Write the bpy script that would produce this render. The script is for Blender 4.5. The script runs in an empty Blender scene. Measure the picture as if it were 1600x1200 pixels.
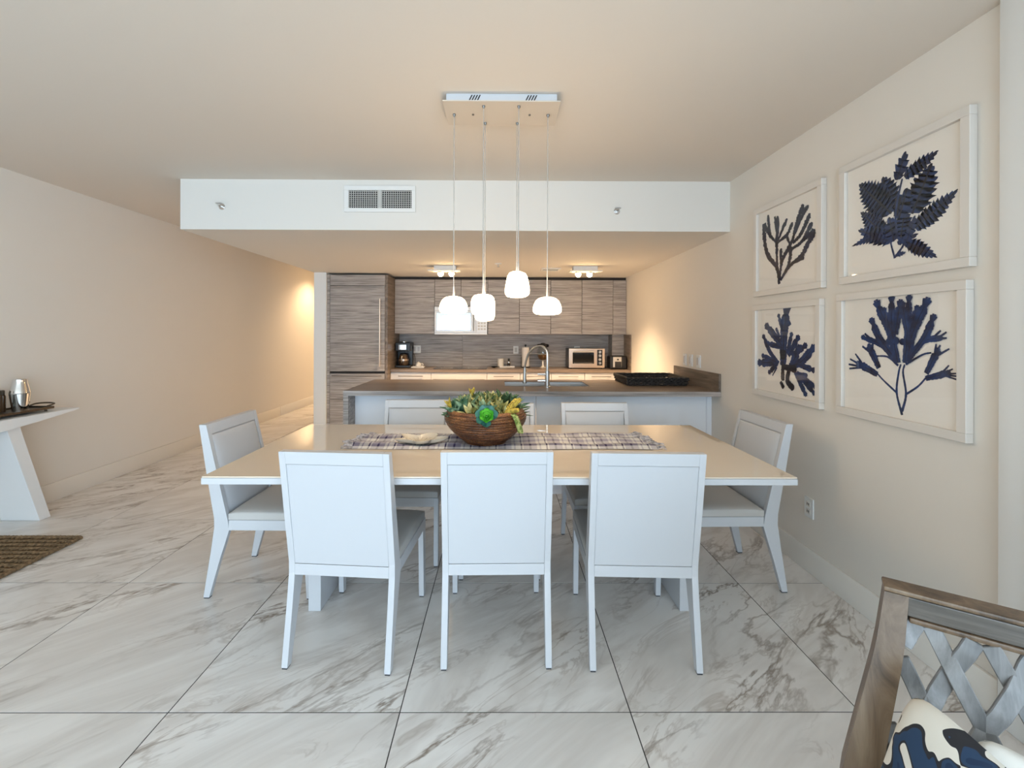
import bpy, bmesh, math, random
from mathutils import Vector, Matrix
random.seed(7)
PI = math.pi
sc = bpy.context.scene
COL = sc.collection

# ------------------------------------------------------------------ camera, world, light, exposure
EYE = 1.39
FPX = 697.0
cam_d = bpy.data.cameras.new('camera')
cam_d.sensor_width = 36.0
cam_d.lens = FPX / 1600 * 36
cam_d.shift_x = 0.0083
cam_d.shift_y = -0.05
cam_d.clip_start = 0.02
cam = bpy.data.objects.new('camera', cam_d)
COL.objects.link(cam)
cam.matrix_world = (Matrix.Translation((0, 0, EYE)) @ Matrix.Rotation(math.radians(-0.3), 4, 'Z')
                    @ Matrix.Rotation(PI / 2, 4, 'X') @ Matrix.Rotation(math.radians(0.2), 4, 'Z'))
sc.camera = cam

world = bpy.data.worlds.new('world')
sc.world = world
world.use_nodes = True
wn = world.node_tree.nodes
bg = wn['Background']
bg.inputs['Color'].default_value = (0.62, 0.81, 1.0, 1)
bg.inputs['Strength'].default_value = 6.8

# daylight portal filling the window opening behind the viewer
pl = bpy.data.lights.new('window_portal', 'AREA')
pl.shape = 'RECTANGLE'; pl.size = 4.9; pl.size_y = 2.36
pl.cycles.is_portal = True
po = bpy.data.objects.new('window_portal', pl)
COL.objects.link(po)
po.location = (-0.93, -5.95, 1.2)
po.rotation_euler = (PI / 2, 0, 0)      # emits along +Y into the room
# second portal: unseen right-wall window, added to brighten the left wall
pl2 = bpy.data.lights.new('added_side_window_portal', 'AREA')
pl2.shape = 'RECTANGLE'; pl2.size = 4.7; pl2.size_y = 2.36
pl2.cycles.is_portal = True
po2 = bpy.data.objects.new('added_side_window_portal', pl2)
COL.objects.link(po2)
po2.location = (1.81, -3.2, 1.2)
po2.rotation_euler = (PI / 2, 0, PI / 2)   # emits along -X into the room

vs = sc.view_settings
vs.view_transform = 'Standard'
vs.look = 'None'
vs.exposure = 0.34
vs.gamma = 1.0
vs.use_curve_mapping = False

# ------------------------------------------------------------------ mesh helpers
def B():
    return bmesh.new()

def _bev(bm, faces, r, seg=2):
    es = set()
    for f in faces:
        es.update(f.edges)
    bmesh.ops.bevel(bm, geom=list(es), offset=r, segments=seg, profile=0.5, affect='EDGES', clamp_overlap=True)

def hexa(bm, p, bev=0, seg=2):
    """p: bottom ring of four then top ring of four, counter-clockwise from above"""
    v = [bm.verts.new(q) for q in p]
    fs = [bm.faces.new([v[i] for i in q]) for q in
          ((3, 2, 1, 0), (4, 5, 6, 7), (0, 1, 5, 4), (1, 2, 6, 5), (2, 3, 7, 6), (3, 0, 4, 7))]
    if bev:
        _bev(bm, fs, bev, seg)

def box(bm, x0, x1, y0, y1, z0, z1, bev=0, seg=2):
    x0, x1 = min(x0, x1), max(x0, x1); y0, y1 = min(y0, y1), max(y0, y1); z0, z1 = min(z0, z1), max(z0, z1)
    hexa(bm, [(x0, y0, z0), (x1, y0, z0), (x1, y1, z0), (x0, y1, z0),
              (x0, y0, z1), (x1, y0, z1), (x1, y1, z1), (x0, y1, z1)], bev, seg)

def prism(bm, poly, a0, a1, axis='x', bev=0):
    """2-D polygon extruded along an axis; poly is in the two other axes in x,y,z order"""
    def P(a, q):
        if axis == 'x': return (a, q[0], q[1])
        if axis == 'y': return (q[0], a, q[1])
        return (q[0], q[1], a)
    A = [bm.verts.new(P(a0, q)) for q in poly]
    C = [bm.verts.new(P(a1, q)) for q in poly]
    n = len(poly)
    fs = [bm.faces.new(A[::-1]), bm.faces.new(C)]
    for i in range(n):
        fs.append(bm.faces.new((A[i], A[(i + 1) % n], C[(i + 1) % n], C[i])))
    bmesh.ops.recalc_face_normals(bm, faces=fs)
    if bev:
        _bev(bm, fs, bev, 2)

def lathe(bm, prof, n=24, c=(0, 0, 0)):
    """revolve (r, z) points about the vertical through c"""
    rings = []
    for r, z in prof:
        if r < 1e-6:
            rings.append([bm.verts.new((c[0], c[1], c[2] + z))])
        else:
            rings.append([bm.verts.new((c[0] + r * math.cos(2 * PI * i / n), c[1] + r * math.sin(2 * PI * i / n), c[2] + z)) for i in range(n)])
    for a, b in zip(rings, rings[1:]):
        for i in range(n):
            j = (i + 1) % n
            if len(a) == 1 and len(b) == 1: continue
            if len(a) == 1: bm.faces.new((a[0], b[j], b[i]))
            elif len(b) == 1: bm.faces.new((a[i], a[j], b[0]))
            else: bm.faces.new((a[i], a[j], b[j], b[i]))

def tube(bm, pts, r, n=8, cap=True):
    pts = [Vector(p) for p in pts]
    rs = r if isinstance(r, (list, tuple)) else [r] * len(pts)
    t = (pts[1] - pts[0]).normalized()
    u = t.cross(Vector((0, 0, 1)))
    if u.length < 1e-3: u = t.cross(Vector((1, 0, 0)))
    u.normalize()
    rings = []
    for i, p in enumerate(pts):
        if i == 0: d = pts[1] - pts[0]
        elif i == len(pts) - 1: d = pts[-1] - pts[-2]
        else: d = (pts[i + 1] - pts[i]).normalized() + (pts[i] - pts[i - 1]).normalized()
        d.normalize()
        u = (u - d * u.dot(d)).normalized()
        w = d.cross(u)
        rings.append([bm.verts.new(p + (u * math.cos(2 * PI * k / n) + w * math.sin(2 * PI * k / n)) * rs[i]) for k in range(n)])
    for a, b in zip(rings, rings[1:]):
        for k in range(n):
            bm.faces.new((a[k], a[(k + 1) % n], b[(k + 1) % n], b[k]))
    if cap:
        bm.faces.new(rings[0][::-1]); bm.faces.new(rings[-1])

def disc_cyl(bm, c, axis, r, h, n=20, bev=0):
    """cylinder starting at c going h along axis (x,y,z unit letter)"""
    d = {'x': Vector((1, 0, 0)), 'y': Vector((0, 1, 0)), 'z': Vector((0, 0, 1))}[axis]
    tube(bm, [Vector(c), Vector(c) + d * h], r, n)

def smooth_path(pts, k=6):
    """Catmull-Rom resample"""
    P = [Vector(p) for p in pts]
    if len(P) < 3:
        return [P[0].lerp(P[1], i / (k * 2)) for i in range(k * 2 + 1)]
    Q = [P[0] * 2 - P[1]] + P + [P[-1] * 2 - P[-2]]
    out = []
    for i in range(1, len(Q) - 2):
        for s in range(k):
            t = s / k
            a, b, c, d = Q[i - 1], Q[i], Q[i + 1], Q[i + 2]
            out.append(0.5 * ((2 * b) + (c - a) * t + (2 * a - 5 * b + 4 * c - d) * t * t + (3 * b - a - 3 * c + d) * t ** 3))
    out.append(P[-1])
    return out

def pad(bm, x0, x1, y0, y1, z0, z1, crown=0.01, n=8, f=None):
    """upholstered block: flat underside, crowned top (z), rounded rim; f maps points"""
    f = f or (lambda p: p)
    g = []
    def prof(t):
        return 1 - abs(2 * t - 1) ** 5
    for j in range(n + 1):
        row = []
        for i in range(n + 1):
            a, b = i / n, j / n
            a = 0.5 - 0.5 * math.cos(PI * a); b = 0.5 - 0.5 * math.cos(PI * b)
            h = (prof(a) * prof(b)) ** 0.5
            z = z1 - crown * 0.9 * (1 - h) - 0.0
            row.append(bm.verts.new(f((x0 + (x1 - x0) * a, y0 + (y1 - y0) * b, z))))
        g.append(row)
    fs = []
    for j in range(n):
        for i in range(n):
            fs.append(bm.faces.new((g[j][i], g[j][i + 1], g[j + 1][i + 1], g[j + 1][i])))
    rim = [g[0][i] for i in range(n)] + [g[j][n] for j in range(n)] + [g[n][n - i] for i in range(n)] + [g[n - j][0] for j in range(n)]
    low = []
    for k in range(len(rim)):
        side, i = divmod(k, n)
        a = 0.5 - 0.5 * math.cos(PI * i / n)
        x, y = [(x0 + (x1 - x0) * a, y0), (x1, y0 + (y1 - y0) * a), (x1 - (x1 - x0) * a, y1), (x0, y1 - (y1 - y0) * a)][side]
        low.append(bm.verts.new(f((x, y, z0))))
    m = len(rim)
    for k in range(m):
        fs.append(bm.faces.new((rim[(k + 1) % m], rim[k], low[k], low[(k + 1) % m])))
    fs.append(bm.faces.new(low[::-1]))
    bmesh.ops.recalc_face_normals(bm, faces=fs)

# ------------------------------------------------------------------ object helpers
OFF = {}
def thing(name, label, cat, loc=(0, 0, 0), rz=0, group=None):
    o = bpy.data.objects.new(name, None)
    COL.objects.link(o)
    o.empty_display_size = 0.05
    o.location = loc; o.rotation_euler = (0, 0, rz)
    o['label'] = label; o['category'] = cat
    if group: o['group'] = group
    OFF[o.name] = Vector(loc) if rz == 0 else Vector((0, 0, 0))
    return o

def mesh_from(name, bm, m, smooth=True, ang=35):
    me = bpy.data.meshes.new(name)
    bm.normal_update()
    bm.to_mesh(me); bm.free()
    if m is not None: me.materials.append(m)
    if smooth:
        me.shade_smooth()
        me.set_sharp_from_angle(angle=math.radians(ang))
    return me

def weigh(o):
    """keep large faces flat beside their small bevels"""
    md = o.modifiers.new('weighted_normal', 'WEIGHTED_NORMAL')
    md.weight = 80; md.keep_sharp = True

def part(name, bm, m, parent, label=None, ang=35, stuff=False):
    """mesh child; its coordinates are world ones for unrotated things, local ones for rotated things"""
    off = OFF[parent.name]
    if off.length > 0:
        bmesh.ops.translate(bm, verts=bm.verts, vec=-off)
    o = bpy.data.objects.new(name, mesh_from(name, bm, m, True, ang))
    COL.objects.link(o)
    o.parent = parent
    if len(o.data.polygons) < 800: weigh(o)
    OFF[o.name] = off
    if label: o['label'] = label
    if stuff: o['kind'] = 'stuff'
    return o

def single(name, bm, m, label, cat, loc=(0, 0, 0), group=None, ang=35):
    """a thing made of one mesh, origin at loc"""
    bmesh.ops.translate(bm, verts=bm.verts, vec=-Vector(loc))
    o = bpy.data.objects.new(name, mesh_from(name, bm, m, True, ang))
    COL.objects.link(o)
    weigh(o)
    o.location = loc
    OFF[o.name] = Vector(loc)
    o['label'] = label; o['category'] = cat
    if group: o['group'] = group
    return o

def struct(name, bm, m, label=None):
    o = bpy.data.objects.new(name, mesh_from(name, bm, m, True))
    COL.objects.link(o)
    o['kind'] = 'structure'
    OFF[o.name] = Vector((0, 0, 0))
    if label: o['label'] = label
    return o

def copy_tree(o, parent=None):
    c = o.copy()
    COL.objects.link(c)
    c.parent = parent
    OFF[c.name] = OFF.get(o.name, Vector((0, 0, 0)))
    for ch in list(o.children):
        copy_tree(ch, c)
    return c

# ------------------------------------------------------------------ materials
def nodes(name):
    m = bpy.data.materials.new(name)
    m.use_nodes = True
    return m, m.node_tree.nodes, m.node_tree.links, m.node_tree.nodes['Principled BSDF']

def mat(name, col, rough=0.5, metal=0.0, spec=0.5, coat=0.0, bump=0.0, bscale=60.0, var=0.0, vscale=8.0, sheen=0.0, emit=None, estr=0.0):
    m, N, Lk, p = nodes(name)
    p.inputs['Base Color'].default_value = (*col, 1)
    p.inputs['Roughness'].default_value = rough
    p.inputs['Metallic'].default_value = metal
    p.inputs['Specular IOR Level'].default_value = spec
    p.inputs['Coat Weight'].default_value = coat
    p.inputs['Coat Roughness'].default_value = 0.03
    if sheen: p.inputs['Sheen Weight'].default_value = sheen
    if emit:
        p.inputs['Emission Color'].default_value = (*emit, 1)
        p.inputs['Emission Strength'].default_value = estr
    if bump or var:
        tc = N.new('ShaderNodeTexCoord')
    if var:
        nz = N.new('ShaderNodeTexNoise'); nz.inputs['Scale'].default_value = vscale; nz.inputs['Detail'].default_value = 4
        Lk.new(tc.outputs['Object'], nz.inputs['Vector'])
        rp = N.new('ShaderNodeValToRGB')
        rp.color_ramp.elements[0].position = 0.3; rp.color_ramp.elements[1].position = 0.7
        rp.color_ramp.elements[0].color = (*[c * (1 - var) for c in col], 1)
        rp.color_ramp.elements[1].color = (*[min(1, c * (1 + var)) for c in col], 1)
        Lk.new(nz.outputs['Fac'], rp.inputs['Fac'])
        Lk.new(rp.outputs['Color'], p.inputs['Base Color'])
    if bump:
        n2 = N.new('ShaderNodeTexNoise'); n2.inputs['Scale'].default_value = bscale; n2.inputs['Detail'].default_value = 3
        Lk.new(tc.outputs['Object'], n2.inputs['Vector'])
        bp = N.new('ShaderNodeBump'); bp.inputs['Strength'].default_value = bump; bp.inputs['Distance'].default_value = 0.002
        Lk.new(n2.outputs['Fac'], bp.inputs['Height'])
        Lk.new(bp.outputs['Normal'], p.inputs['Normal'])
    return m

def ramp(N, stops):
    r = N.new('ShaderNodeValToRGB')
    e = r.color_ramp.elements
    while len(e) < len(stops): e.new(0.5)
    for k, (pos, c) in enumerate(stops):
        e[k].position = pos
        e[k].color = (*c, 1) if len(c) == 3 else c
    return r

def wood(name, dark, mid, light, sc_vec, rough=0.45, spec=0.4, bump=0.25):
    m, N, Lk, p = nodes(name)
    tc = N.new('ShaderNodeTexCoord')
    oi = N.new('ShaderNodeObjectInfo')
    mp = N.new('ShaderNodeMapping'); mp.inputs['Scale'].default_value = sc_vec
    ad = N.new('ShaderNodeVectorMath'); ad.operation = 'MULTIPLY_ADD'
    cb = N.new('ShaderNodeCombineXYZ')
    for k in range(3): Lk.new(oi.outputs['Random'], cb.inputs[k])
    Lk.new(cb.outputs[0], ad.inputs[0]); ad.inputs[1].default_value = (9, 5, 3)
    Lk.new(tc.outputs['Object'], mp.inputs['Vector'])
    Lk.new(mp.outputs[0], ad.inputs[2])
    n1 = N.new('ShaderNodeTexNoise'); n1.inputs['Scale'].default_value = 1.0; n1.inputs['Detail'].default_value = 7; n1.inputs['Roughness'].default_value = 0.65; n1.inputs['Distortion'].default_value = 0.6
    Lk.new(ad.outputs[0], n1.inputs['Vector'])
    r = ramp(N, [(0.30, dark), (0.5, mid), (0.70, light)])
    Lk.new(n1.outputs['Fac'], r.inputs['Fac'])
    Lk.new(r.outputs['Color'], p.inputs['Base Color'])
    p.inputs['Roughness'].default_value = rough
    p.inputs['Specular IOR Level'].default_value = spec
    bp = N.new('ShaderNodeBump'); bp.inputs['Strength'].default_value = bump; bp.inputs['Distance'].default_value = 0.002
    Lk.new(n1.outputs['Fac'], bp.inputs['Height'])
    Lk.new(bp.outputs['Normal'], p.inputs['Normal'])
    return m

def marble():
    m, N, Lk, p = nodes('marble_tile')
    tc = N.new('ShaderNodeTexCoord'); oi = N.new('ShaderNodeObjectInfo')
    cb = N.new('ShaderNodeCombineXYZ')
    for k in range(3): Lk.new(oi.outputs['Random'], cb.inputs[k])
    ad = N.new('ShaderNodeVectorMath'); ad.operation = 'MULTIPLY_ADD'
    ad.inputs[1].default_value = (31, 17, 11)
    Lk.new(cb.outputs[0], ad.inputs[0]); Lk.new(tc.outputs['Object'], ad.inputs[2])
    # veins run diagonally: turn, then squeeze across the grain
    rot = N.new('ShaderNodeMapping'); rot.inputs['Rotation'].default_value = (0, 0, math.radians(-38))
    Lk.new(ad.outputs[0], rot.inputs['Vector'])
    scl = N.new('ShaderNodeMapping'); scl.inputs['Scale'].default_value = (0.75, 2.6, 1)
    Lk.new(rot.outputs[0], scl.inputs['Vector'])
    def ridge(scale, det, dist, lo, hi, src):
        n = N.new('ShaderNodeTexNoise'); n.inputs['Scale'].default_value = scale; n.inputs['Detail'].default_value = det
        n.inputs['Roughness'].default_value = 0.6; n.inputs['Distortion'].default_value = dist
        Lk.new(src, n.inputs['Vector'])
        a = N.new('ShaderNodeMath'); a.operation = 'SUBTRACT'; a.inputs[1].default_value = 0.5; Lk.new(n.outputs['Fac'], a.inputs[0])
        b = N.new('ShaderNodeMath'); b.operation = 'ABSOLUTE'; Lk.new(a.outputs[0], b.inputs[0])
        c = N.new('ShaderNodeMapRange'); c.inputs[1].default_value = lo; c.inputs[2].default_value = hi
        c.inputs[3].default_value = 1; c.inputs[4].default_value = 0
        Lk.new(b.outputs[0], c.inputs[0])
        return c.outputs[0]
    v1 = ridge(1.15, 6, 0.5, 0.0, 0.022, scl.outputs[0])      # fine sharp veins
    v2 = ridge(1.0, 5, 0.7, 0.0, 0.10, scl.outputs[0])        # soft smoky veins
    v3 = ridge(2.6, 5, 0.8, 0.0, 0.03, scl.outputs[0])
    mk = N.new('ShaderNodeTexNoise'); mk.inputs['Scale'].default_value = 1.3; mk.inputs['Detail'].default_value = 2
    Lk.new(scl.outputs[0], mk.inputs['Vector'])
    mr = N.new('ShaderNodeMapRange'); mr.inputs[1].default_value = 0.42; mr.inputs[2].default_value = 0.66
    Lk.new(mk.outputs['Fac'], mr.inputs[0])
    def mix(fac, a, b, k=1.0):
        mx = N.new('ShaderNodeMix'); mx.data_type = 'RGBA'
        f = N.new('ShaderNodeMath'); f.operation = 'MULTIPLY'; f.inputs[1].default_value = k
        Lk.new(fac, f.inputs[0]); Lk.new(f.outputs[0], mx.inputs['Factor'])
        if isinstance(a, tuple): mx.inputs['A'].default_value = (*a, 1)
        else: Lk.new(a, mx.inputs['A'])
        mx.inputs['B'].default_value = (*b, 1)
        return mx.outputs['Result']
    mul = lambda x, y: (lambda q: (Lk.new(x, q.inputs[0]), Lk.new(y, q.inputs[1]), q.outputs[0])[2])(N.new('ShaderNodeMath'))
    def mulm(x, y):
        q = N.new('ShaderNodeMath'); q.operation = 'MULTIPLY'; Lk.new(x, q.inputs[0]); Lk.new(y, q.inputs[1]); return q.outputs[0]
    c = mix(v2, (0.87, 0.835, 0.795), (0.60, 0.545, 0.495), 0.5)
    c = mix(mulm(v3, mr.outputs[0]), c, (0.38, 0.31, 0.25), 0.6)
    c = mix(mulm(v1, mr.outputs[0]), c, (0.24, 0.18, 0.135), 0.85)
    Lk.new(c, p.inputs['Base Color'])
    p.inputs['Roughness'].default_value = 0.22
    p.inputs['Specular IOR Level'].default_value = 0.45
    return m

M = {}
M['wall'] = mat('wall_paint', (0.80, 0.745, 0.67), 0.75, bump=0.05, bscale=220)
M['wall_white'] = mat('white_wall_paint', (0.82, 0.82, 0.80), 0.7)
M['ceil'] = mat('ceiling_paint', (0.745, 0.675, 0.595), 0.85, bump=0.04, bscale=180)
M['soffit'] = mat('soffit_paint', (0.76, 0.725, 0.67), 0.8)
M['base'] = mat('baseboard_paint', (0.82, 0.775, 0.705), 0.45)
M['grout'] = mat('grout', (0.06, 0.052, 0.045), 0.9)
M['marble'] = marble()
M['lacquer'] = mat('white_lacquer', (0.595, 0.605, 0.625), 0.3, coat=0.12)
M['island_panel'] = mat('island_panel_lacquer', (0.86, 0.89, 0.94), 0.3)
M['vinyl'] = mat('white_upholstery', (0.58, 0.59, 0.61), 0.45, bump=0.06, bscale=300)
M['seat'] = mat('seat_upholstery', (0.54, 0.52, 0.49), 0.5, bump=0.1, bscale=300)
M['foot'] = mat('dark_glide', (0.05, 0.05, 0.055), 0.6)
M['tglass'] = mat('cream_painted_glass', (0.80, 0.69, 0.555), 0.04, spec=0.6, coat=0.6)
M['oak'] = wood('grey_oak_laminate', (0.15, 0.135, 0.125), (0.355, 0.32, 0.295), (0.55, 0.505, 0.475), (2.2, 20, 64), bump=0.35)
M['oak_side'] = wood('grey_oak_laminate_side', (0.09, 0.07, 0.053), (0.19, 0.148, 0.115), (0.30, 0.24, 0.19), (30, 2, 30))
M['oak_top'] = wood('grey_oak_worktop', (0.10, 0.075, 0.058), (0.20, 0.152, 0.118), (0.30, 0.235, 0.185), (1.3, 22, 30), rough=0.33)
M['gap'] = mat('dark_recess', (0.03, 0.025, 0.022), 0.8)
M['cab'] = mat('white_cabinet', (0.60, 0.585, 0.585), 0.3)
M['mw'] = mat('microwave_enamel', (0.80, 0.83, 0.87), 0.25)
M['canopy_plate'] = mat('warm_tinted_enamel', (0.66, 0.575, 0.48), 0.4)  # white plate; the warm lamp glow is put into its colour
M['mw_glass'] = mat('mirrored_oven_glass', (0.30, 0.33, 0.37), 0.12, metal=0.6)
M['steel'] = mat('brushed_steel', (0.56, 0.55, 0.53), 0.3, metal=1.0)
M['chrome'] = mat('chrome', (0.78, 0.78, 0.78), 0.08, metal=1.0)
M['dark_steel'] = mat('dark_bar_handle', (0.22, 0.21, 0.20), 0.35, metal=0.9)
M['bronze'] = mat('champagne_steel', (0.62, 0.50, 0.40), 0.28, metal=0.9)
M['black'] = mat('black_plastic', (0.012, 0.012, 0.013), 0.35)
M['blackglass'] = mat('black_glass', (0.01, 0.011, 0.012), 0.05, spec=0.7)
M['plate'] = mat('white_switch_plate', (0.82, 0.82, 0.80), 0.4)
M['ceramic'] = mat('white_ceramic', (0.84, 0.80, 0.73), 0.2, coat=0.4)
M['paper'] = mat('paper_towel', (0.84, 0.80, 0.75), 0.9, bump=0.2, bscale=120)
M['frame'] = mat('white_frame', (0.74, 0.69, 0.63), 0.4)
M['art_paper'] = mat('art_paper', (0.90, 0.85, 0.78), 0.8)
M['wicker'] = mat('black_wicker', (0.022, 0.02, 0.02), 0.5, var=0.5, vscale=60)
M['console'] = mat('white_console', (0.83, 0.82, 0.80), 0.35)
M['cord'] = mat('clear_cord', (0.62, 0.60, 0.57), 0.25, metal=0.6)
M['jute'] = mat('jute', (0.20, 0.125, 0.062), 0.95, var=0.55, vscale=70, bump=0.6, bscale=240)
M['tray'] = mat('bronze_tray', (0.09, 0.07, 0.05), 0.3, metal=0.7)
M['brown_glass'] = mat('brown_glass', (0.07, 0.035, 0.015), 0.08, spec=0.8)
M['lid_metal'] = mat('pewter', (0.45, 0.43, 0.40), 0.2, metal=1.0)
M['soil'] = mat('moss_filler', (0.035, 0.045, 0.02), 0.95)
M['vent_dark'] = mat('duct_dark', (0.02, 0.02, 0.02), 0.9)
M['louver'] = mat('grille_enamel', (0.55, 0.54, 0.51), 0.5)
M['vent'] = mat('vent_enamel', (0.80, 0.79, 0.76), 0.5)
M['shell'] = mat('shell_ceramic', (0.80, 0.70, 0.56), 0.12, coat=0.5)
M['beans'] = mat('coffee_beans', (0.20, 0.09, 0.03), 0.4, var=0.6, vscale=120)
M['fab_seat'] = mat('cream_cushion_fabric', (0.78, 0.74, 0.67), 0.85, bump=0.2, bscale=260)

def clear_glass(name, tint=(1, 1, 1), ior=1.45, rough=0.0):
    m = bpy.data.materials.new(name); m.use_nodes = True
    N, Lk = m.node_tree.nodes, m.node_tree.links
    N.remove(N['Principled BSDF'])
    tr = N.new('ShaderNodeBsdfTransparent'); tr.inputs[0].default_value = (*tint, 1)
    gl = N.new('ShaderNodeBsdfGlossy'); gl.inputs['Roughness'].default_value = rough
    lw = N.new('ShaderNodeLayerWeight'); lw.inputs[0].default_value = 0.5
    pw = N.new('ShaderNodeMath'); pw.operation = 'POWER'; pw.inputs[1].default_value = 5; Lk.new(lw.outputs['Facing'], pw.inputs[0])
    f0 = ((ior - 1) / (ior + 1)) ** 2
    fr = N.new('ShaderNodeMath'); fr.operation = 'MULTIPLY_ADD'; fr.inputs[1].default_value = 1 - f0; fr.inputs[2].default_value = f0
    Lk.new(pw.outputs[0], fr.inputs[0])
    mx = N.new('ShaderNodeMixShader')
    Lk.new(fr.outputs[0], mx.inputs[0]); Lk.new(tr.outputs[0], mx.inputs[1]); Lk.new(gl.outputs[0], mx.inputs[2])
    Lk.new(mx.outputs[0], N['Material Output'].inputs[0])
    return m
M['pane'] = clear_glass('picture_glass', (1, 1, 1), 1.33)
M['jar_glass'] = clear_glass('jar_glass', (0.86, 0.88, 0.88), 1.6)

def opal(name, col, s):
    m, N, Lk, p = nodes(name)
    p.inputs['Base Color'].default_value = (0.9, 0.88, 0.84, 1)
    p.inputs['Roughness'].default_value = 0.2
    p.inputs['Emission Color'].default_value = (*col, 1)
    p.inputs['Emission Strength'].default_value = s
    return m
M['opal'] = opal('lit_opal_glass', (1.0, 0.72, 0.42), 10.0)
M['bulb'] = opal('lit_halogen', (1.0, 0.70, 0.34), 60.0)

def two_tone(name, a, b, scale, vec=(1, 1, 1), rough=0.6, lo=0.45, hi=0.55, dist=0.0):
    m, N, Lk, p = nodes(name)
    tc = N.new('ShaderNodeTexCoord'); mp = N.new('ShaderNodeMapping'); mp.inputs['Scale'].default_value = vec
    Lk.new(tc.outputs['Object'], mp.inputs['Vector'])
    nz = N.new('ShaderNodeTexNoise'); nz.inputs['Scale'].default_value = scale; nz.inputs['Detail'].default_value = 3; nz.inputs['Distortion'].default_value = dist
    Lk.new(mp.outputs[0], nz.inputs['Vector'])
    r = ramp(N, [(lo, a), (hi, b)])
    Lk.new(nz.outputs['Fac'], r.inputs['Fac']); Lk.new(r.outputs['Color'], p.inputs['Base Color'])
    p.inputs['Roughness'].default_value = rough
    return m
M['navy'] = two_tone('navy_ink', (0.004, 0.010, 0.042), (0.014, 0.045, 0.16), 22, (1, 1, 1), 0.7, 0.35, 0.65)
M['indigo'] = two_tone('indigo_black_ink', (0.004, 0.005, 0.012), (0.012, 0.016, 0.05), 30, (1, 1, 1), 0.7, 0.35, 0.65)
M['inkdark'] = mat('dark_ink', (0.004, 0.006, 0.018), 0.7)
M['weathered'] = wood('weathered_wood', (0.045, 0.026, 0.013), (0.135, 0.085, 0.048), (0.22, 0.155, 0.098), (26, 26, 3), rough=0.35, spec=0.5)
M['rail'] = wood('weathered_daylit_rail', (0.04, 0.033, 0.026), (0.10, 0.085, 0.07), (0.17, 0.15, 0.125), (4, 26, 40), rough=0.3, spec=0.5)  # same chair wood; grey sheen of the daylight put into the tone
M['slat'] = wood('weathered_daylit_slat', (0.10, 0.098, 0.095), (0.20, 0.195, 0.19), (0.31, 0.305, 0.30), (22, 22, 4), rough=0.4, spec=0.5)  # same chair wood; cool window light put into a paler, greyer tone

def rattan():
    m, N, Lk, p = nodes('rattan_coil')
    tc = N.new('ShaderNodeTexCoord')
    nz = N.new('ShaderNodeTexNoise'); nz.inputs['Scale'].default_value = 9; nz.inputs['Detail'].default_value = 3
    mp = N.new('ShaderNodeMapping'); mp.inputs['Scale'].default_value = (1, 1, 7)
    Lk.new(tc.outputs['Object'], mp.inputs['Vector']); Lk.new(mp.outputs[0], nz.inputs['Vector'])
    r = ramp(N, [(0.3, (0.07, 0.024, 0.010)), (0.52, (0.20, 0.075, 0.028)), (0.72, (0.42, 0.19, 0.075))])
    Lk.new(nz.outputs['Fac'], r.inputs['Fac'])
    vo = N.new('ShaderNodeTexVoronoi'); vo.inputs['Scale'].default_value = 130
    Lk.new(tc.outputs['Object'], vo.inputs['Vector'])
    r2 = ramp(N, [(0.25, (1, 1, 1)), (0.75, (0.35, 0.33, 0.3))])
    Lk.new(vo.outputs['Distance'], r2.inputs['Fac'])
    mx = N.new('ShaderNodeMix'); mx.data_type = 'RGBA'; mx.blend_type = 'MULTIPLY'; mx.inputs['Factor'].default_value = 1
    Lk.new(r.outputs['Color'], mx.inputs['A']); Lk.new(r2.outputs['Color'], mx.inputs['B'])
    Lk.new(mx.outputs['Result'], p.inputs['Base Color'])
    bp = N.new('ShaderNodeBump'); bp.inputs['Strength'].default_value = 0.7; bp.inputs['Distance'].default_value = 0.003; bp.invert = True
    Lk.new(vo.outputs['Distance'], bp.inputs['Height']); Lk.new(bp.outputs['Normal'], p.inputs['Normal'])
    p.inputs['Roughness'].default_value = 0.35
    return m
M['rattan'] = rattan()

def plaid():
    m, N, Lk, p = nodes('plaid_cloth')
    tc = N.new('ShaderNodeTexCoord'); sp = N.new('ShaderNodeSeparateXYZ')
    Lk.new(tc.outputs['Object'], sp.inputs[0])
    def band(axis, period, stops):
        a = N.new('ShaderNodeMath'); a.operation = 'DIVIDE'; a.inputs[1].default_value = period; Lk.new(sp.outputs[axis], a.inputs[0])
        f = N.new('ShaderNodeMath'); f.operation = 'FRACT'; Lk.new(a.outputs[0], f.inputs[0])
        r = ramp(N, stops); r.color_ramp.interpolation = 'CONSTANT'
        Lk.new(f.outputs[0], r.inputs['Fac']); return r.outputs['Color']
    W = (0.74, 0.71, 0.68); L = (0.36, 0.33, 0.40); D = (0.04, 0.03, 0.085)
    bx = band(0, 0.135, [(0, L), (0.12, D), (0.2, L), (0.42, W), (0.52, L), (0.58, W), (0.78, D), (0.84, W), (0.9, L)])
    by = band(1, 0.16, [(0, W), (0.2, D), (0.36, L), (0.5, W), (0.56, D), (0.62, W), (0.85, L)])
    mx = N.new('ShaderNodeMix'); mx.data_type = 'RGBA'; mx.blend_type = 'MIX'; mx.inputs['Factor'].default_value = 0.5
    Lk.new(bx, mx.inputs['A']); Lk.new(by, mx.inputs['B'])
    Lk.new(mx.outputs['Result'], p.inputs['Base Color'])
    p.inputs['Roughness'].default_value = 0.95
    return m
M['plaid'] = plaid()
M['fringe'] = mat('fringe_yarn', (0.45, 0.42, 0.43), 0.95, var=0.7, vscale=40)
M['leaf_blue'] = two_tone('blue_green_leaf', (0.07, 0.16, 0.09), (0.26, 0.38, 0.23), 18, rough=0.45)
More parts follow.
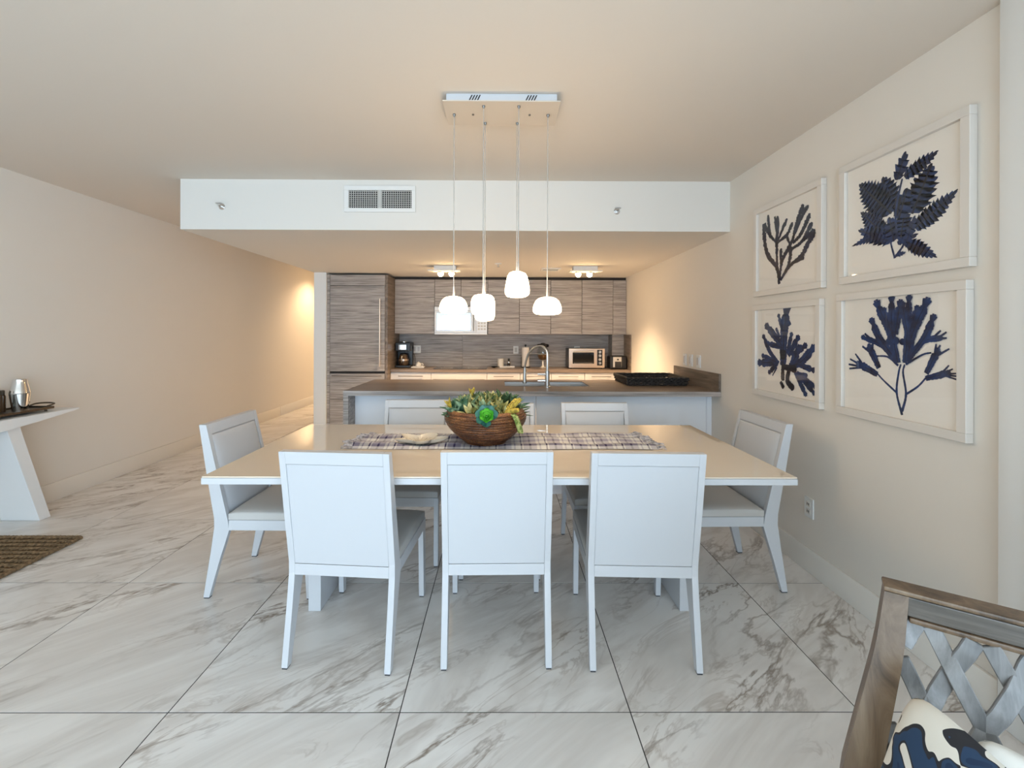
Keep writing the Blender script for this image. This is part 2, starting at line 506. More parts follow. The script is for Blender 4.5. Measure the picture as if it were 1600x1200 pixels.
M['leaf_olive'] = two_tone('olive_leaf', (0.20, 0.22, 0.07), (0.52, 0.49, 0.22), 16, rough=0.5)
M['leaf_dark'] = two_tone('dark_leaf', (0.025, 0.065, 0.03), (0.10, 0.17, 0.075), 18, rough=0.45)
M['leaf_teal'] = two_tone('teal_leaf', (0.02, 0.10, 0.085), (0.06, 0.20, 0.16), 30, rough=0.4)
M['leaf_lime'] = two_tone('lime_leaf', (0.05, 0.32, 0.02), (0.16, 0.56, 0.06), 30, rough=0.35)
M['leaf_yellow'] = two_tone('yellow_leaf', (0.30, 0.22, 0.03), (0.52, 0.40, 0.06), 60, rough=0.5)
M['leaf_bead'] = two_tone('bead_leaf', (0.16, 0.24, 0.05), (0.42, 0.48, 0.18), 60, rough=0.5)

# ------------------------------------------------------------------ the room
XL, XR = -3.67, 1.807            # left and right wall faces
YB, YF = -6.0, 12.0              # window wall behind the viewer, end of the corridor
CEIL, SOF = 2.59, 2.195          # ceiling and soffit heights
YS = 3.518                       # soffit face
YK = 6.76                        # kitchen back wall
XP0, XP1 = -2.524, -2.36         # partition between corridor and kitchen

bm = B(); box(bm, XL - .1, XR + .1, YB - .1, YF, -0.15, -0.0016)
floor = struct('floor', bm, M['grout'])
T, GX, GY, GAP = 0.845, -0.366, 1.634, 0.0042
bm = B(); box(bm, 0, T - GAP, 0, T - GAP, -0.0015, 0.0, 0.0005, 1)
tile_me = mesh_from('tile', bm, M['marble'])
def tile_strip(me_cache={}):
    for i in range(-4, 4):
        for j in range(-10, 13):
            x0, x1 = GX + i * T + GAP / 2, GX + (i + 1) * T - GAP / 2
            y0, y1 = GY + j * T + GAP / 2, GY + (j + 1) * T - GAP / 2
            a0, a1 = max(x0, XL), min(x1, XR); b0, b1 = max(y0, YB), min(y1, YF)
            if a1 - a0 < .01 or b1 - b0 < .01: continue
            if b0 > YK and a0 > XP1: continue
            full = abs((a1 - a0) - (x1 - x0)) < 1e-6 and abs((b1 - b0) - (y1 - y0)) < 1e-6
            if full:
                me = tile_me
            else:
                key = (round(a1 - a0, 3), round(b1 - b0, 3))
                if key not in me_cache:
                    q = B(); box(q, 0, a1 - a0, 0, b1 - b0, -0.0015, 0.0, 0.0005, 1)
                    me_cache[key] = mesh_from('tile', q, M['marble'])
                me = me_cache[key]
            o = bpy.data.objects.new('tile', me); COL.objects.link(o)
            o.location = (a0, b0, 0); o.parent = floor
tile_strip()

bm = B(); box(bm, XL - .15, XL, YB - .1, YF, -.15, CEIL + .12); struct('wall_left', bm, M['wall'])
bm = B(); box(bm, XR, XR + .15, -.84, YK + .15, -.15, CEIL + .12)
box(bm, XR, XR + .15, YB - .1, -5.56, -.15, CEIL + .12); box(bm, XR, XR + .15, -5.56, -.84, 2.4, CEIL + .12); box(bm, XR, XR + .15, -5.56, -.84, -.15, 0)
struct('wall_right', bm, M['wall'])
bm = B(); box(bm, XP1, XR, YK, YK + .15, -.15, SOF + .02); struct('wall_kitchen', bm, M['wall'])
bm = B(); box(bm, XP0, XP1, 6.025, YF, -.15, SOF + .01); struct('wall_partition', bm, M['wall_white'])
bm = B(); box(bm, XL, XP1, YF - .1, YF + .1, -.15, CEIL); struct('wall_corridor_end', bm, M['wall'])
bm = B(); box(bm, XL - .15, XR + .15, YB - .1, YF + .1, CEIL, CEIL + .15); struct('ceiling', bm, M['ceil'])
bm = B()
box(bm, XP0, XR, YS, YF, SOF, CEIL + .02)
soffit = struct('ceiling_soffit', bm, M['soffit'])
# window wall behind the viewer: piers, head and mullions around open daylight
bm = B()
box(bm, XL, -3.4, YB - .1, YB, 0, CEIL); box(bm, 1.54, XR, YB - .1, YB, 0, CEIL); box(bm, -3.4, 1.54, YB - .1, YB, 2.4, CEIL)
struct('wall_window', bm, M['wall_white'])
win = bpy.data.objects.new('window_1', None); COL.objects.link(win); win['kind'] = 'structure'; OFF[win.name] = Vector((0, 0, 0))
for k in range(5):
    x = -3.4 + k * (4.94 / 4)
    bm = B(); box(bm, x - .03, x + .03, YB - .08, YB - .02, 0.03, 2.37); part('mullion', bm, M['wall_white'], win)
bm = B(); box(bm, -3.4, 1.54, YB - .08, YB - .02, 0, .03); part('sill', bm, M['wall_white'], win)
bm = B(); box(bm, -3.4, 1.54, YB - .08, YB - .02, 2.37, 2.4); part('head', bm, M['wall_white'], win)
win = bpy.data.objects.new('added_side_window', None); COL.objects.link(win); win['kind'] = 'structure'; OFF[win.name] = Vector((0, 0, 0))  # unseen side window, added for its light on the left wall
for k in range(5):
    y = -5.53 + k * (4.66 / 4)
    bm = B(); box(bm, XR + .04, XR + .10, y - .03, y + .03, 0.03, 2.37); part('mullion', bm, M['wall_white'], win)
# baseboards
bm = B(); box(bm, XL, XL + .014, YB, 7.42, 0, .15, .003)
box(bm, XL, XL + .014, 7.425, YF - .1, 0, .15, .003); struct('baseboard_left', bm, M['base'])
bm = B(); box(bm, XR - .014, XR, 1.60, 3.80, 0, .14, .003); struct('baseboard_right', bm, M['base'])
# white casing on the right wall beside the viewer
bm = B(); box(bm, XR - .03, XR, 1.46, 1.585, 0, CEIL, .003); box(bm, XR - .045, XR, 1.36, 1.48, 0, CEIL, .003)
struct('trim_1', bm, M['wall_white'])

# ceiling supply grille on the soffit face
t = thing('air_vent', 'white rectangular air grille with dark louvers set in the soffit face', 'vent', (-.956, YS, 2.334))
bm = B(); box(bm, -1.201, -.707, YS - .004, YS - .0005, 2.366, 2.505); part('duct_backing', bm, M['vent_dark'], t)
bm = B()
for a in ((-1.2365, -.676, 2.505, 2.541), (-1.2365, -.676, 2.334, 2.366), (-1.2365, -1.201, 2.366, 2.505), (-.707, -.676, 2.366, 2.505)):
    box(bm, a[0], a[1], YS - .016, YS - .0005, a[2], a[3], .002, 1)
part('vent_frame', bm, M['vent'], t)
bm = B()
for half in (0, 1):
    xs = -1.197 + half * .258
    for k in range(14):
        x = xs + k * .0172
        box(bm, x - .002, x + .002, YS - .015, YS - .006, 2.366, 2.505)
for k in range(8):
    z = 2.366 + (k + .9) * .0166
    box(bm, -1.201, -.707, YS - .011, YS - .005, z - .0018, z + .0018)
part('louver_grid', bm, M['louver'], t)
bm = B(); box(bm, -.969, -.944, YS - .016, YS - .005, 2.366, 2.505); part('center_bar', bm, M['louver'], t)

def sprinkler(label, x, z):
    s = thing('wall_sprinkler', label, 'sprinkler', (x, YS, z), group='fire sprinklers on the soffit face')
    bm = B(); tube(bm, [(x, YS, z), (x, YS - .006, z)], .024, 18); part('escutcheon', bm, M['chrome'], s)
    bm = B(); tube(bm, [(x, YS - .006, z), (x, YS - .03, z)], .008, 10)
    tube(bm, [(x - .012, YS - .012, z), (x - .012, YS - .04, z), (x, YS - .05, z), (x + .012, YS - .04, z), (x + .012, YS - .012, z)], .003, 6)
    part('sprinkler_body', bm, M['steel'], s)
    bm = B(); box(bm, x - .022, x + .022, YS - .055, YS - .03, z + .014, z + .018); part('deflector', bm, M['steel'], s)
sprinkler('fire sprinkler on the soffit left of the air grille', -2.195, 2.372)
sprinkler('fire sprinkler on the soffit right of the pendant cords', .908, 2.35)

s = thing('ceiling_sprinkler', 'small round fire sprinkler under the soffit between the twin spotlights', 'sprinkler', (-.037, 5.195, SOF))
bm = B(); lathe(bm, [(0, 0), (.04, 0), (.038, -.008), (.018, -.012), (0, -.012)], 20, (-.037, 5.195, SOF)); part('escutcheon', bm, M['plate'], s)
bm = B(); lathe(bm, [(.008, -.012), (.008, -.035), (.02, -.037), (.02, -.041), (0, -.041)], 14, (-.037, 5.195, SOF)); part('deflector', bm, M['steel'], s)

s = thing('exhaust_vent', 'small slotted vent under the soffit beside the right spotlight', 'vent', (.62, 5.62, SOF))
bm = B()
for a in ((.50, .74, 5.52, 5.545), (.50, .74, 5.71, 5.735), (.50, .525, 5.545, 5.71), (.715, .74, 5.545, 5.71)):
    box(bm, a[0], a[1], a[2], a[3], SOF - .012, SOF - .0005)
part('vent_frame', bm, M['vent'], s)
bm = B(); box(bm, .525, .715, 5.545, 5.71, SOF - .004, SOF - .0008); part('duct_backing', bm, M['vent_dark'], s)
for k in range(5):
    bm = B(); box(bm, .525, .715, 5.553 + k * .032, 5.563 + k * .032, SOF - .011, SOF - .005); part('louver', bm, M['louver'], s)

def twin_spot(label, x0, x1, b0, b1, l0, l1):
    y = 5.41
    s = thing('ceiling_spotlight', label, 'ceiling light', ((x0 + x1) / 2, y, SOF), group='twin spotlights under the soffit')
    bm = B(); box(bm, b0, b1, y - .055, y + .055, SOF - .05, SOF - .0005, .002); part('mount_box', bm, M['wall_white'], s)
    bm = B(); box(bm, x0, x1, y - .065, y + .065, SOF - .064, SOF - .051, .002); part('plate', bm, M['vent'], s)
    for x in (l0, l1):
        bm = B(); lathe(bm, [(.026, -.0645), (.034, -.067), (.036, -.080), (.033, -.082), (.031, -.074), (0, -.074)], 20, (x, y, SOF)); h = part('lamp_holder', bm, M['vent'], s)
        bm = B(); lathe(bm, [(0, -.075), (.030, -.077), (.034, -.092), (.029, -.112), (.016, -.122), (0, -.125)], 18, (x, y, SOF)); part('bulb', bm, M['bulb'], h)
        ld = bpy.data.lights.new('spot_glow', 'SPOT'); ld.energy = 78; ld.color = (1, .70, .42); ld.spot_size = 2.0; ld.spot_blend = .8; ld.shadow_soft_size = .04
        lo = bpy.data.objects.new('spot_glow', ld); COL.objects.link(lo); lo.location = (x, y, SOF - .135)
twin_spot('twin spotlight under the soffit above the microwave', -.883, -.496, -.81, -.546, -.736, -.604)
twin_spot('twin spotlight under the soffit above the toaster oven', .829, 1.216, .868, 1.16, .933, 1.07)

# corridor downlights round the partition corner; the far one added to brighten the corridor
for lab, y in (('small recessed downlight in the corridor ceiling just behind the partition end', 8.5), ('small added downlight deep in the corridor ceiling, brightening its far end', 10.8)):
    s = thing('recessed_downlight', lab, 'ceiling light', (-3.12, y, CEIL), group='corridor downlights')
    bm = B(); lathe(bm, [(.045, 0), (.07, 0), (.068, -.008), (.045, -.006)], 20, (-3.12, y, CEIL)); part('trim_ring', bm, M['vent'], s)
    bm = B(); lathe(bm, [(0, -.003), (.044, -.003), (.044, -.001)], 20, (-3.12, y, CEIL)); part('lens', bm, M['bulb'], s)
    ld = bpy.data.lights.new('corridor_glow', 'SPOT'); ld.energy = 85; ld.color = (1, .70, .42); ld.spot_size = 2.5; ld.spot_blend = .7; ld.shadow_soft_size = .05
    lo = bpy.data.objects.new('corridor_glow', ld); COL.objects.link(lo); lo.location = (-3.12, y, CEIL - .02)

# ------------------------------------------------------------------ pendant chandelier
pt = thing('pendant_chandelier', 'six lit opal glass pendants on thin cords from one white ceiling canopy', 'pendant light', (0, 2.352, CEIL))
bm = B(); box(bm, -.28, .277, 2.238, 2.47, CEIL - .04, CEIL - .0005, .002); canopy = part('canopy', bm, M['lacquer'], pt)
bm = B(); box(bm, -.297, .294, 2.224, 2.484, CEIL - .046, CEIL - .040, .001); part('canopy_plate', bm, M['canopy_plate'], canopy)
for cx in (-.137, .147):
    for k in range(4):
        x = cx + (k - 1.5) * .0135
        bm = B(); hexa(bm, [(x - .0105, 2.2365, CEIL - .037), (x - .004, 2.2365, CEIL - .037), (x - .004, 2.239, CEIL - .037), (x - .0105, 2.239, CEIL - .037),
                            (x + .004, 2.2365, CEIL - .008), (x + .0105, 2.2365, CEIL - .008), (x + .0105, 2.239, CEIL - .008), (x + .004, 2.239, CEIL - .008)])
        part('vent_slot', bm, M['gap'], canopy)
for x in (-.152, .146):
    bm = B(); lathe(bm, [(0, -.0465), (.006, -.0465), (.006, -.052), (0, -.053)], 10, (x, 2.357, CEIL)); part('screw', bm, M['dark_steel'], canopy)
DOME = [(0, 1), (.30, .99), (.58, .93), (.80, .78), (.94, .55), (1, .30), (.96, .15), (.80, .05), (.5, .01), (0, 0)]
EGG = [(0, 1), (.35, .99), (.62, .94), (.78, .82), (.88, .62), (.97, .38), (1, .25), (.95, .12), (.8, .04), (.5, .005), (0, 0)]
BARREL = [(0, 1), (.4, .99), (.72, .94), (.9, .82), (.99, .62), (1, .42), (.96, .22), (.84, .07), (.5, .01), (0, 0)]
for (x, y, r, z0, z1, prof) in ((-.252, 2.357, .0755, 1.489, 1.582, DOME), (.243, 2.357, .0765, 1.485, 1.580, DOME),
                                (-.093, 2.268, .0618, 1.476, 1.586, BARREL), (-.091, 2.45, .057, 1.453, 1.565, BARREL),
                                (.086, 2.268, .059, 1.573, 1.70, EGG), (.084, 2.45, .065, 1.583, 1.728, EGG)):
    zc = CEIL - .046
    bm = B(); lathe(bm, [(0, 0), (.008, 0), (.008, -.006), (.004, -.014), (0, -.014)], 10, (x, y, zc)); part('cord_grip', bm, M['dark_steel'], pt)
    bm = B(); tube(bm, [(x, y, zc), (x, y, z1 + .0)], .0022, 8); cd_ = part('cord', bm, M['cord'], pt)
    bm = B(); tube(bm, [(x, y, z1 - .004), (x, y, z1 + .05)], [.006, .0035], 10); part('socket_stem', bm, M['cord'], cd_)
    bm = B(); lathe(bm, [(a * r, z0 + b * (z1 - z0)) for a, b in prof], 28, (x, y, 0)); part('shade', bm, M['opal'], pt, 'glowing white opal glass shade', ang=60)

# ------------------------------------------------------------------ wall plates
def plate_y(name, label, x0, x1, z0, z1, y, kind, group=None, cat='outlet'):
    """plate on a wall that faces the viewer"""
    s = thing(name, label, cat, ((x0 + x1) / 2, y, z0), group=group)
    bm = B(); box(bm, x0, x1, y - .008, y, z0, z1, .002); part('plate', bm, M['plate'], s)
    n = 2 if kind == 'switch2' else 1
    w = (x1 - x0) / n
    for k in range(n):
        c = x0 + w * (k + .5); zc = (z0 + z1) / 2
        bm = B(); box(bm, c - w * .26, c + w * .26, y - .012, y - .0075, zc - (z1 - z0) * .3, zc + (z1 - z0) * .3, .0015)
        part('rocker' if kind[0] == 's' else 'receptacle', bm, M['louver'] if kind[0] != 's' else M['cab'], s)
plate_y('light_switch', 'double white switch plate on the backsplash beside the coffee maker', -1.336, -1.212, 1.082, 1.196, YK - .018, 'switch2', cat='light switch')
plate_y('wall_outlet', 'white outlet plate on the backsplash left of the paper towels', .185, .262, 1.075, 1.19, YK - .018, 'outlet')
plate_y('wall_outlet', 'white outlet plate on the backsplash mostly hidden behind the toaster oven', 1.105, 1.19, 1.085, 1.19, YK - .018, 'outlet')

def plate_x(name, label, y, z, kind, cat, group=None, w=.072, h=.115):
    s = thing(name, label, cat, (XR, y, z), group=group)
    bm = B(); box(bm, XR - .008, XR, y - w / 2, y + w / 2, z - h / 2, z + h / 2, .002); part('plate', bm, M['plate'], s)
    if kind == 'switch':
        bm = B(); box(bm, XR - .013, XR - .0075, y - w * .24, y + w * .24, z - h * .29, z + h * .29, .0015); part('rocker', bm, M['cab'], s)
    else:
        for d in (-.021, .021):
            bm = B(); box(bm, XR - .011, XR - .0075, y - .017, y + .017, z + d - .015, z + d + .015, .003); r = part('receptacle', bm, M['ceramic'], s)
            for q in (-.006, .006):
                bm = B(); box(bm, XR - .0125, XR - .0105, y + q - .0018, y + q + .0018, z + d - .006, z + d + .007); part('slot', bm, M['gap'], r)
plate_x('light_switch', 'white switch plate on the right wall, nearest the kitchen of three', 4.37, 1.135, 'switch', 'light switch', 'switches over the island')
plate_x('light_switch', 'white switch plate on the right wall, middle one of three', 4.23, 1.135, 'switch', 'light switch', 'switches over the island')
plate_x('light_switch', 'white switch plate on the right wall, nearest the framed prints of three', 4.065, 1.135, 'switch', 'light switch', 'switches over the island', w=.08)
plate_x('wall_outlet', 'white outlet low on the right wall behind the end chair', 2.597, .375, 'outlet', 'outlet')

# ------------------------------------------------------------------ kitchen
def handle_x(parent, x0, x1, y, z, m=None):
    bm = B(); tube(bm, [(x0, y - .028, z), (x1, y - .028, z)], .005, 8)
    for x in (x0 + .03, x1 - .03): tube(bm, [(x, y, z), (x, y - .028, z)], .004, 6)
    part('handle', bm, m or M['dark_steel'], parent)

# tall refrigerator cabinet
YFR = 6.05
t = thing('refrigerator_cabinet', 'tall built-in refrigerator clad in grey oak panels beside the corridor', 'refrigerator', (-1.94, 6.4, 0))
bm = B(); box(bm, XP1 + .002, -1.56, YFR + .025, YK - .002, .0, SOF - .025); part('body', bm, M['gap'], t)
bm = B(); box(bm, -1.572, -1.536, YFR, YK - .002, 0, SOF - .025, .001); part('side_panel', bm, M['oak_side'], t)
bm = B(); box(bm, XP1 + .002, -2.322, YFR, YFR + .03, 0, SOF - .025, .001); part('stile', bm, M['oak'], t)
bm = B(); box(bm, -2.318, -1.576, YFR + .002, YFR + .024, 2.022, SOF - .027, .0015); part('top_panel', bm, M['oak'], t)
bm = B(); box(bm, -2.318, -1.576, YFR, YFR + .024, .862, 2.016, .0015); d = part('door', bm, M['oak'], t)
bm = B(); tube(bm, [(-1.637, YFR - .035, .93), (-1.637, YFR - .035, 1.845)], .009, 10)
for z in (.98, 1.79): tube(bm, [(-1.637, YFR, z), (-1.637, YFR - .035, z)], .006, 8)
part('handle', bm, M['bronze'], d, 'long vertical bar handle')
bm = B(); box(bm, -2.318, -1.576, YFR, YFR + .024, .482, .83, .0015); d = part('drawer', bm, M['oak'], t)
handle_x(d, -2.28, -1.61, YFR, .80)
bm = B(); box(bm, -2.318, -1.576, YFR, YFR + .024, .10, .476, .0015); part('drawer', bm, M['oak'], t)
bm = B(); box(bm, XP1 + .002, -1.576, YFR + .04, YFR + .06, .0, .095); part('plinth', bm, M['dark_steel'], t)

# upper cabinets
YU = 6.426
UX = [-1.534, -.959, -.581, -.194, .263, .7145, 1.162, 1.613, 1.805]
names = ['grey oak wall cabinet between the refrigerator and the microwave', 'short grey oak wall cabinet over the left half of the microwave',
         'short grey oak wall cabinet over the right half of the microwave', 'grey oak wall cabinet directly right of the microwave',
         'grey oak wall cabinet, second one right of the microwave', 'grey oak wall cabinet, third one right of the microwave',
         'grey oak wall cabinet, last wide one toward the right wall', 'narrow grey oak wall cabinet tight against the right wall']
for k in range(8):
    x0, x1 = UX[k] + .001, UX[k + 1] - .001
    z0 = 1.765 if k in (1, 2) else 1.372
    c = thing('wall_cabinet', names[k], 'cabinet', ((x0 + x1) / 2, YU + .16, z0), group='grey oak wall cabinets')
    bm = B(); box(bm, x0, x1, YU + .022, YK - .002, z0 + .004, 2.155); part('body', bm, M['oak_side'], c)
    bm = B(); box(bm, x0 + .002, x1 - .002, YU, YU + .02, z0, 2.152, .0015); part('door', bm, M['oak'], c)
bm = B(); box(bm, -1.534, 1.805, YU + .03, YK - .002, 2.157, SOF - .001)  # near-black colour stands in for the shade of the gap under the soffit
single('shadow_gap_filler', bm, M['gap'], 'recessed filler strip painted dark as the shaded gap above the wall cabinets', 'filler strip', (0, YU + .03, 2.157))

# microwave
t = thing('microwave', 'white over-range microwave hung between the oak wall cabinets', 'microwave', (-.58, 6.58, 1.36))
bm = B(); box(bm, -.955, -.2, 6.41, YK - .002, 1.364, 1.761, .004); part('body', bm, M['mw'], t)
bm = B(); box(bm, -.953, -.36, 6.385, 6.409, 1.392, 1.700, .004); d = part('door', bm, M['mw'], t)
bm = B(); box(bm, -.925, -.435, 6.381, 6.3855, 1.42, 1.672, .002); part('window', bm, M['mw_glass'], d)
bm = B(); box(bm, -.84, -.47, 6.3795, 6.382, 1.45, 1.64); part('inner_screen', bm, M['steel'], d)
bm = B(); tube(bm, [(-.395, 6.355, 1.42), (-.395, 6.355, 1.67)], .009, 10)
for z in (1.44, 1.65): tube(bm, [(-.395, 6.385, z), (-.395, 6.355, z)], .007, 8)
part('handle', bm, M['steel'], d)
bm = B(); box(bm, -.357, -.202, 6.385, 6.409, 1.392, 1.700, .004); pnl = part('control_panel', bm, M['mw'], t)
for r in range(5):
    for q in range(3):
        bm = B(); x, z = -.335 + q * .042, 1.43 + r * .042
        box(bm, x, x + .03, 6.382, 6.3855, z, z + .024, .001); part('button', bm, M['louver'], pnl)
bm = B(); box(bm, -.335, -.225, 6.382, 6.3855, 1.645, 1.68); part('display', bm, M['blackglass'], pnl)
bm = B(); box(bm, -.953, -.202, 6.387, 6.409, 1.704, 1.759, .003); part('top_grille', bm, M['mw'], t)
bm = B(); box(bm, -.953, -.202, 6.387, 6.409, 1.364, 1.388, .003); part('bottom_trim', bm, M['mw'], t)

# backsplash panels and worktop
t = thing('backsplash', 'grey oak backsplash panels between worktop and wall cabinets', 'backsplash', (0, YK, .88))
bm = B(); box(bm, -1.534, -.582, YK - .018, YK - .001, .881, 1.37, .001); part('panel', bm, M['oak'], t)
bm = B(); box(bm, -.579, 1.617, YK - .018, YK - .001, .881, 1.37, .001); part('panel', bm, M['oak'], t)
bm = B(); box(bm, XR - .018, XR - .001, 6.176, 6.498, .881, 1.37, .001); part('end_panel', bm, M['oak_side'], t)
bm = B(); box(bm, 1.62, XR - .001, 6.50, YK - .02, .881, 1.369, .001)
single('filler_column', bm, M['oak'], 'narrow grey oak column on the worktop in the right corner', 'column', (1.71, 6.6, .881))
bm = B(); box(bm, -1.534, XR - .001, 6.174, YK - .002, .84, .88, .002)
single('back_worktop', bm, M['oak_top'], 'grey oak worktop along the kitchen back wall', 'worktop', (0, 6.47, .84))
DX = [-1.534, -.968, -.195, .266, .70, 1.163, 1.616, 1.805]
bn = ['white base cabinet beside the refrigerator', 'wide white base cabinet under the cooktop', 'white base cabinet directly right of the cooktop',
      'white base cabinet straight behind the faucet', 'white base cabinet left below the toaster oven', 'white base cabinet right below the toaster oven',
      'narrow white base cabinet against the right wall']
for k in range(7):
    x0, x1 = DX[k] + .001, DX[k + 1] - .001
    c = thing('base_cabinet', bn[k], 'cabinet', ((x0 + x1) / 2, 6.47, 0), group='white base cabinets')
    bm = B(); box(bm, x0, x1, 6.214, YK - .002, .1, .838); part('body', bm, M['cab'], c)
    bm = B(); box(bm, x0, x1, 6.26, 6.28, 0, .098); part('plinth', bm, M['dark_steel'], c)
    bm = B(); box(bm, x0 + .002, x1 - .002, 6.192, 6.212, .66, .834, .0015); d = part('drawer', bm, M['cab'], c)
    w = x1 - x0
    if k == 1: handle_x(d, x0 + .03, x1 - .03, 6.192, .742)
    elif k < 6: handle_x(d, x0 + w * .2, x1 - w * .2, 6.192, .786)
    bm = B(); box(bm, x0 + .002, x1 - .002, 6.192, 6.212, .105, .655, .0015); d = part('door', bm, M['cab'], c)
    if k < 6: handle_x(d, x0 + w * .2, x1 - w * .2, 6.192, .61)
t = thing('cooktop', 'flat black glass cooktop set in the back worktop', 'cooktop', (-.58, 6.46, .88))
bm = B(); box(bm, -.95, -.2, 6.22, 6.68, .8805, .886, .002); part('glass', bm, M['blackglass'], t)
for x, y, r in ((-.77, 6.34, .085), (-.77, 6.56, .07), (-.4, 6.34, .07), (-.4, 6.56, .09)):
    bm = B(); lathe(bm, [(r - .004, .8862), (r - .004, .8866), (r, .8866), (r, .8862)], 28, (x, y, 0)); part('burner_ring', bm, M['louver'], t)

# ------------------------------------------------------------------ island
YI0, YI1, ZI = 3.651, 4.553, .911
t = thing('kitchen_island', 'peninsula with grey oak waterfall end and pale panels facing the dining table', 'kitchen island', (.26, 4.1, 0))
SX0, SX1, SY0, SY1 = .035, .80, 4.005, 4.40
bm = B()
for a in ((-1.289, SX0, YI0, YI1), (SX1, XR - .001, YI0, YI1), (SX0, SX1, YI0, SY0), (SX0, SX1, SY1, YI1)):
    box(bm, a[0], a[1], a[2], a[3], ZI - .04, ZI)
part('worktop', bm, M['oak_top'], t)
bm = B(); box(bm, -1.289, XR - .001, YI0 - .0015, YI0, ZI - .04, ZI); part('worktop_edge', bm, M['oak'], t)
bm = B(); box(bm, -1.289, -1.247, YI0, YI1, 0, ZI - .0405, .001); part('waterfall_end', bm, M['oak'], t)
bm = B(); box(bm, -1.245, .299, 3.812, 3.832, .08, ZI - .042, .001); part('front_panel', bm, M['island_panel'], t)
bm = B(); box(bm, .302, 1.76, 3.812, 3.832, .08, ZI - .042, .001); part('front_panel', bm, M['island_panel'], t)
bm = B(); box(bm, 1.763, XR - .001, 3.812, 3.832, .0, ZI - .042, .001); part('filler_panel', bm, M['island_panel'], t)
bm = B(); box(bm, -1.245, 1.76, 3.85, 3.87, 0, .078); part('plinth', bm, M['island_panel'], t)
bm = B(); box(bm, -1.245, 0.0, 3.834, YI1 - .03, .08, ZI - .042); box(bm, .84, XR - .002, 3.834, YI1 - .03, .08, ZI - .042); part('carcass', bm, M['cab'], t)
bm = B(); box(bm, XR - .02, XR - .0015, YI0, 4.61, ZI, ZI + .147, .001); part('side_splash', bm, M['oak_side'], t)

t = thing('kitchen_sink', 'double bowl stainless undermount sink in the island worktop', 'sink', (.42, 4.2, .72))
bm = B()
def basin(x0, x1, y0, y1, zt, zb, w=.004):
    box(bm, x0, x1, y0, y1, zb - w, zb)
    box(bm, x0, x0 + w, y0, y1, zb, zt); box(bm, x1 - w, x1, y0, y1, zb, zt)
    box(bm, x0 + w, x1 - w, y0, y0 + w, zb, zt); box(bm, x0 + w, x1 - w, y1 - w, y1, zb, zt)
basin(SX0 - .003, .445, SY0 - .003, SY1 + .003, ZI - .008, ZI - .19); part('left_bowl', bm, M['steel'], t)
bm = B(); basin(.449, SX1 + .003, SY0 - .003, SY1 + .003, ZI - .008, ZI - .19); part('right_bowl', bm, M['steel'], t)
for x in (.24, .63):
    bm = B(); lathe(bm, [(0, .002), (.035, .002), (.042, .004), (.045, .001)], 20, (x, 4.2, ZI - .19)); part('drain', bm, M['chrome'], t)

t = thing('kitchen_faucet', 'tall brushed steel gooseneck faucet with pull-down spring spout', 'faucet', (.409, 3.945, ZI))
fx, fy = .409, 3.945
bm = B(); lathe(bm, [(0, 0), (.030, 0), (.030, .008), (.021, .012), (.021, .145), (.016, .15), (0, .15)], 20, (fx, fy, ZI)); part('body', bm, M['steel'], t)
pts = smooth_path([(fx, fy, ZI + .14), (fx, fy, 1.20), (fx - .015, fy + .008, 1.245), (fx - .055, fy + .03, 1.272), (fx - .11, fy + .06, 1.255), (fx - .16, fy + .09, 1.20), (fx - .185, fy + .11, 1.12), (fx - .192, fy + .12, 1.06)], 6)
bm = B(); tube(bm, pts, .0105, 10); neck = part('neck', bm, M['steel'], t)
bm = B(); tube(bm, [(fx - .192, fy + .12, 1.07), (fx - .194, fy + .122, .99), (fx - .194, fy + .122, .945), (fx - .194, fy + .122, .93)], [.015, .016, .019, .017], 12); part('spray_head', bm, M['steel'], t)
bm = B(); tube(bm, [(fx, fy, 1.20), (fx - .163, fy + .1, 1.20)], .004, 8); part('hose_bracket', bm, M['steel'], t)
for z in (ZI + .055, ZI + .115):
    bm = B(); tube(bm, [(fx - .018, fy, z), (fx - .085, fy, z)], [.015, .012] , 12); part('lever', bm, M['chrome'], t)

t = thing('wicker_tray', 'black woven wicker tray with raised sides on the island corner', 'tray', (1.43, 4.33, ZI))
def wick(a0, a1, b0, b1):
    X0, X1, Y0, Y1 = a0, a1, b0, b1
    bm = B(); box(bm, X0 + .02, X1 - .02, Y0 + .02, Y1 - .02, ZI + .0015, ZI + .010); part('tray_base', bm, M['wicker'], t)
    for lv in range(5):
        z = ZI + .010 + lv * .0145
        e = lv * .003
        ring = [(X0 - e, Y0 - e), (X1 + e, Y0 - e), (X1 + e, Y1 + e), (X0 - e, Y1 + e), (X0 - e, Y0 - e)]
        pts = []
        for (p, q) in zip(ring, ring[1:]):
            L = math.hypot(q[0] - p[0], q[1] - p[1]); n = max(4, int(L / .02))
            for k in range(n):
                f = k / n
                w = .0045 * (1 if (k + lv) % 2 else -1)
                dx, dy = (q[0] - p[0]) / L, (q[1] - p[1]) / L
                pts.append((p[0] + (q[0] - p[0]) * f + dy * w, p[1] + (q[1] - p[1]) * f - dx * w, z + random.uniform(-.002, .002)))
        pts.append(pts[0])
        bm = B(); tube(bm, pts, .0085 if lv < 4 else .0105, 6); part('woven_strand', bm, M['wicker'], t)
wick(1.165, 1.70, 4.07, 4.53)

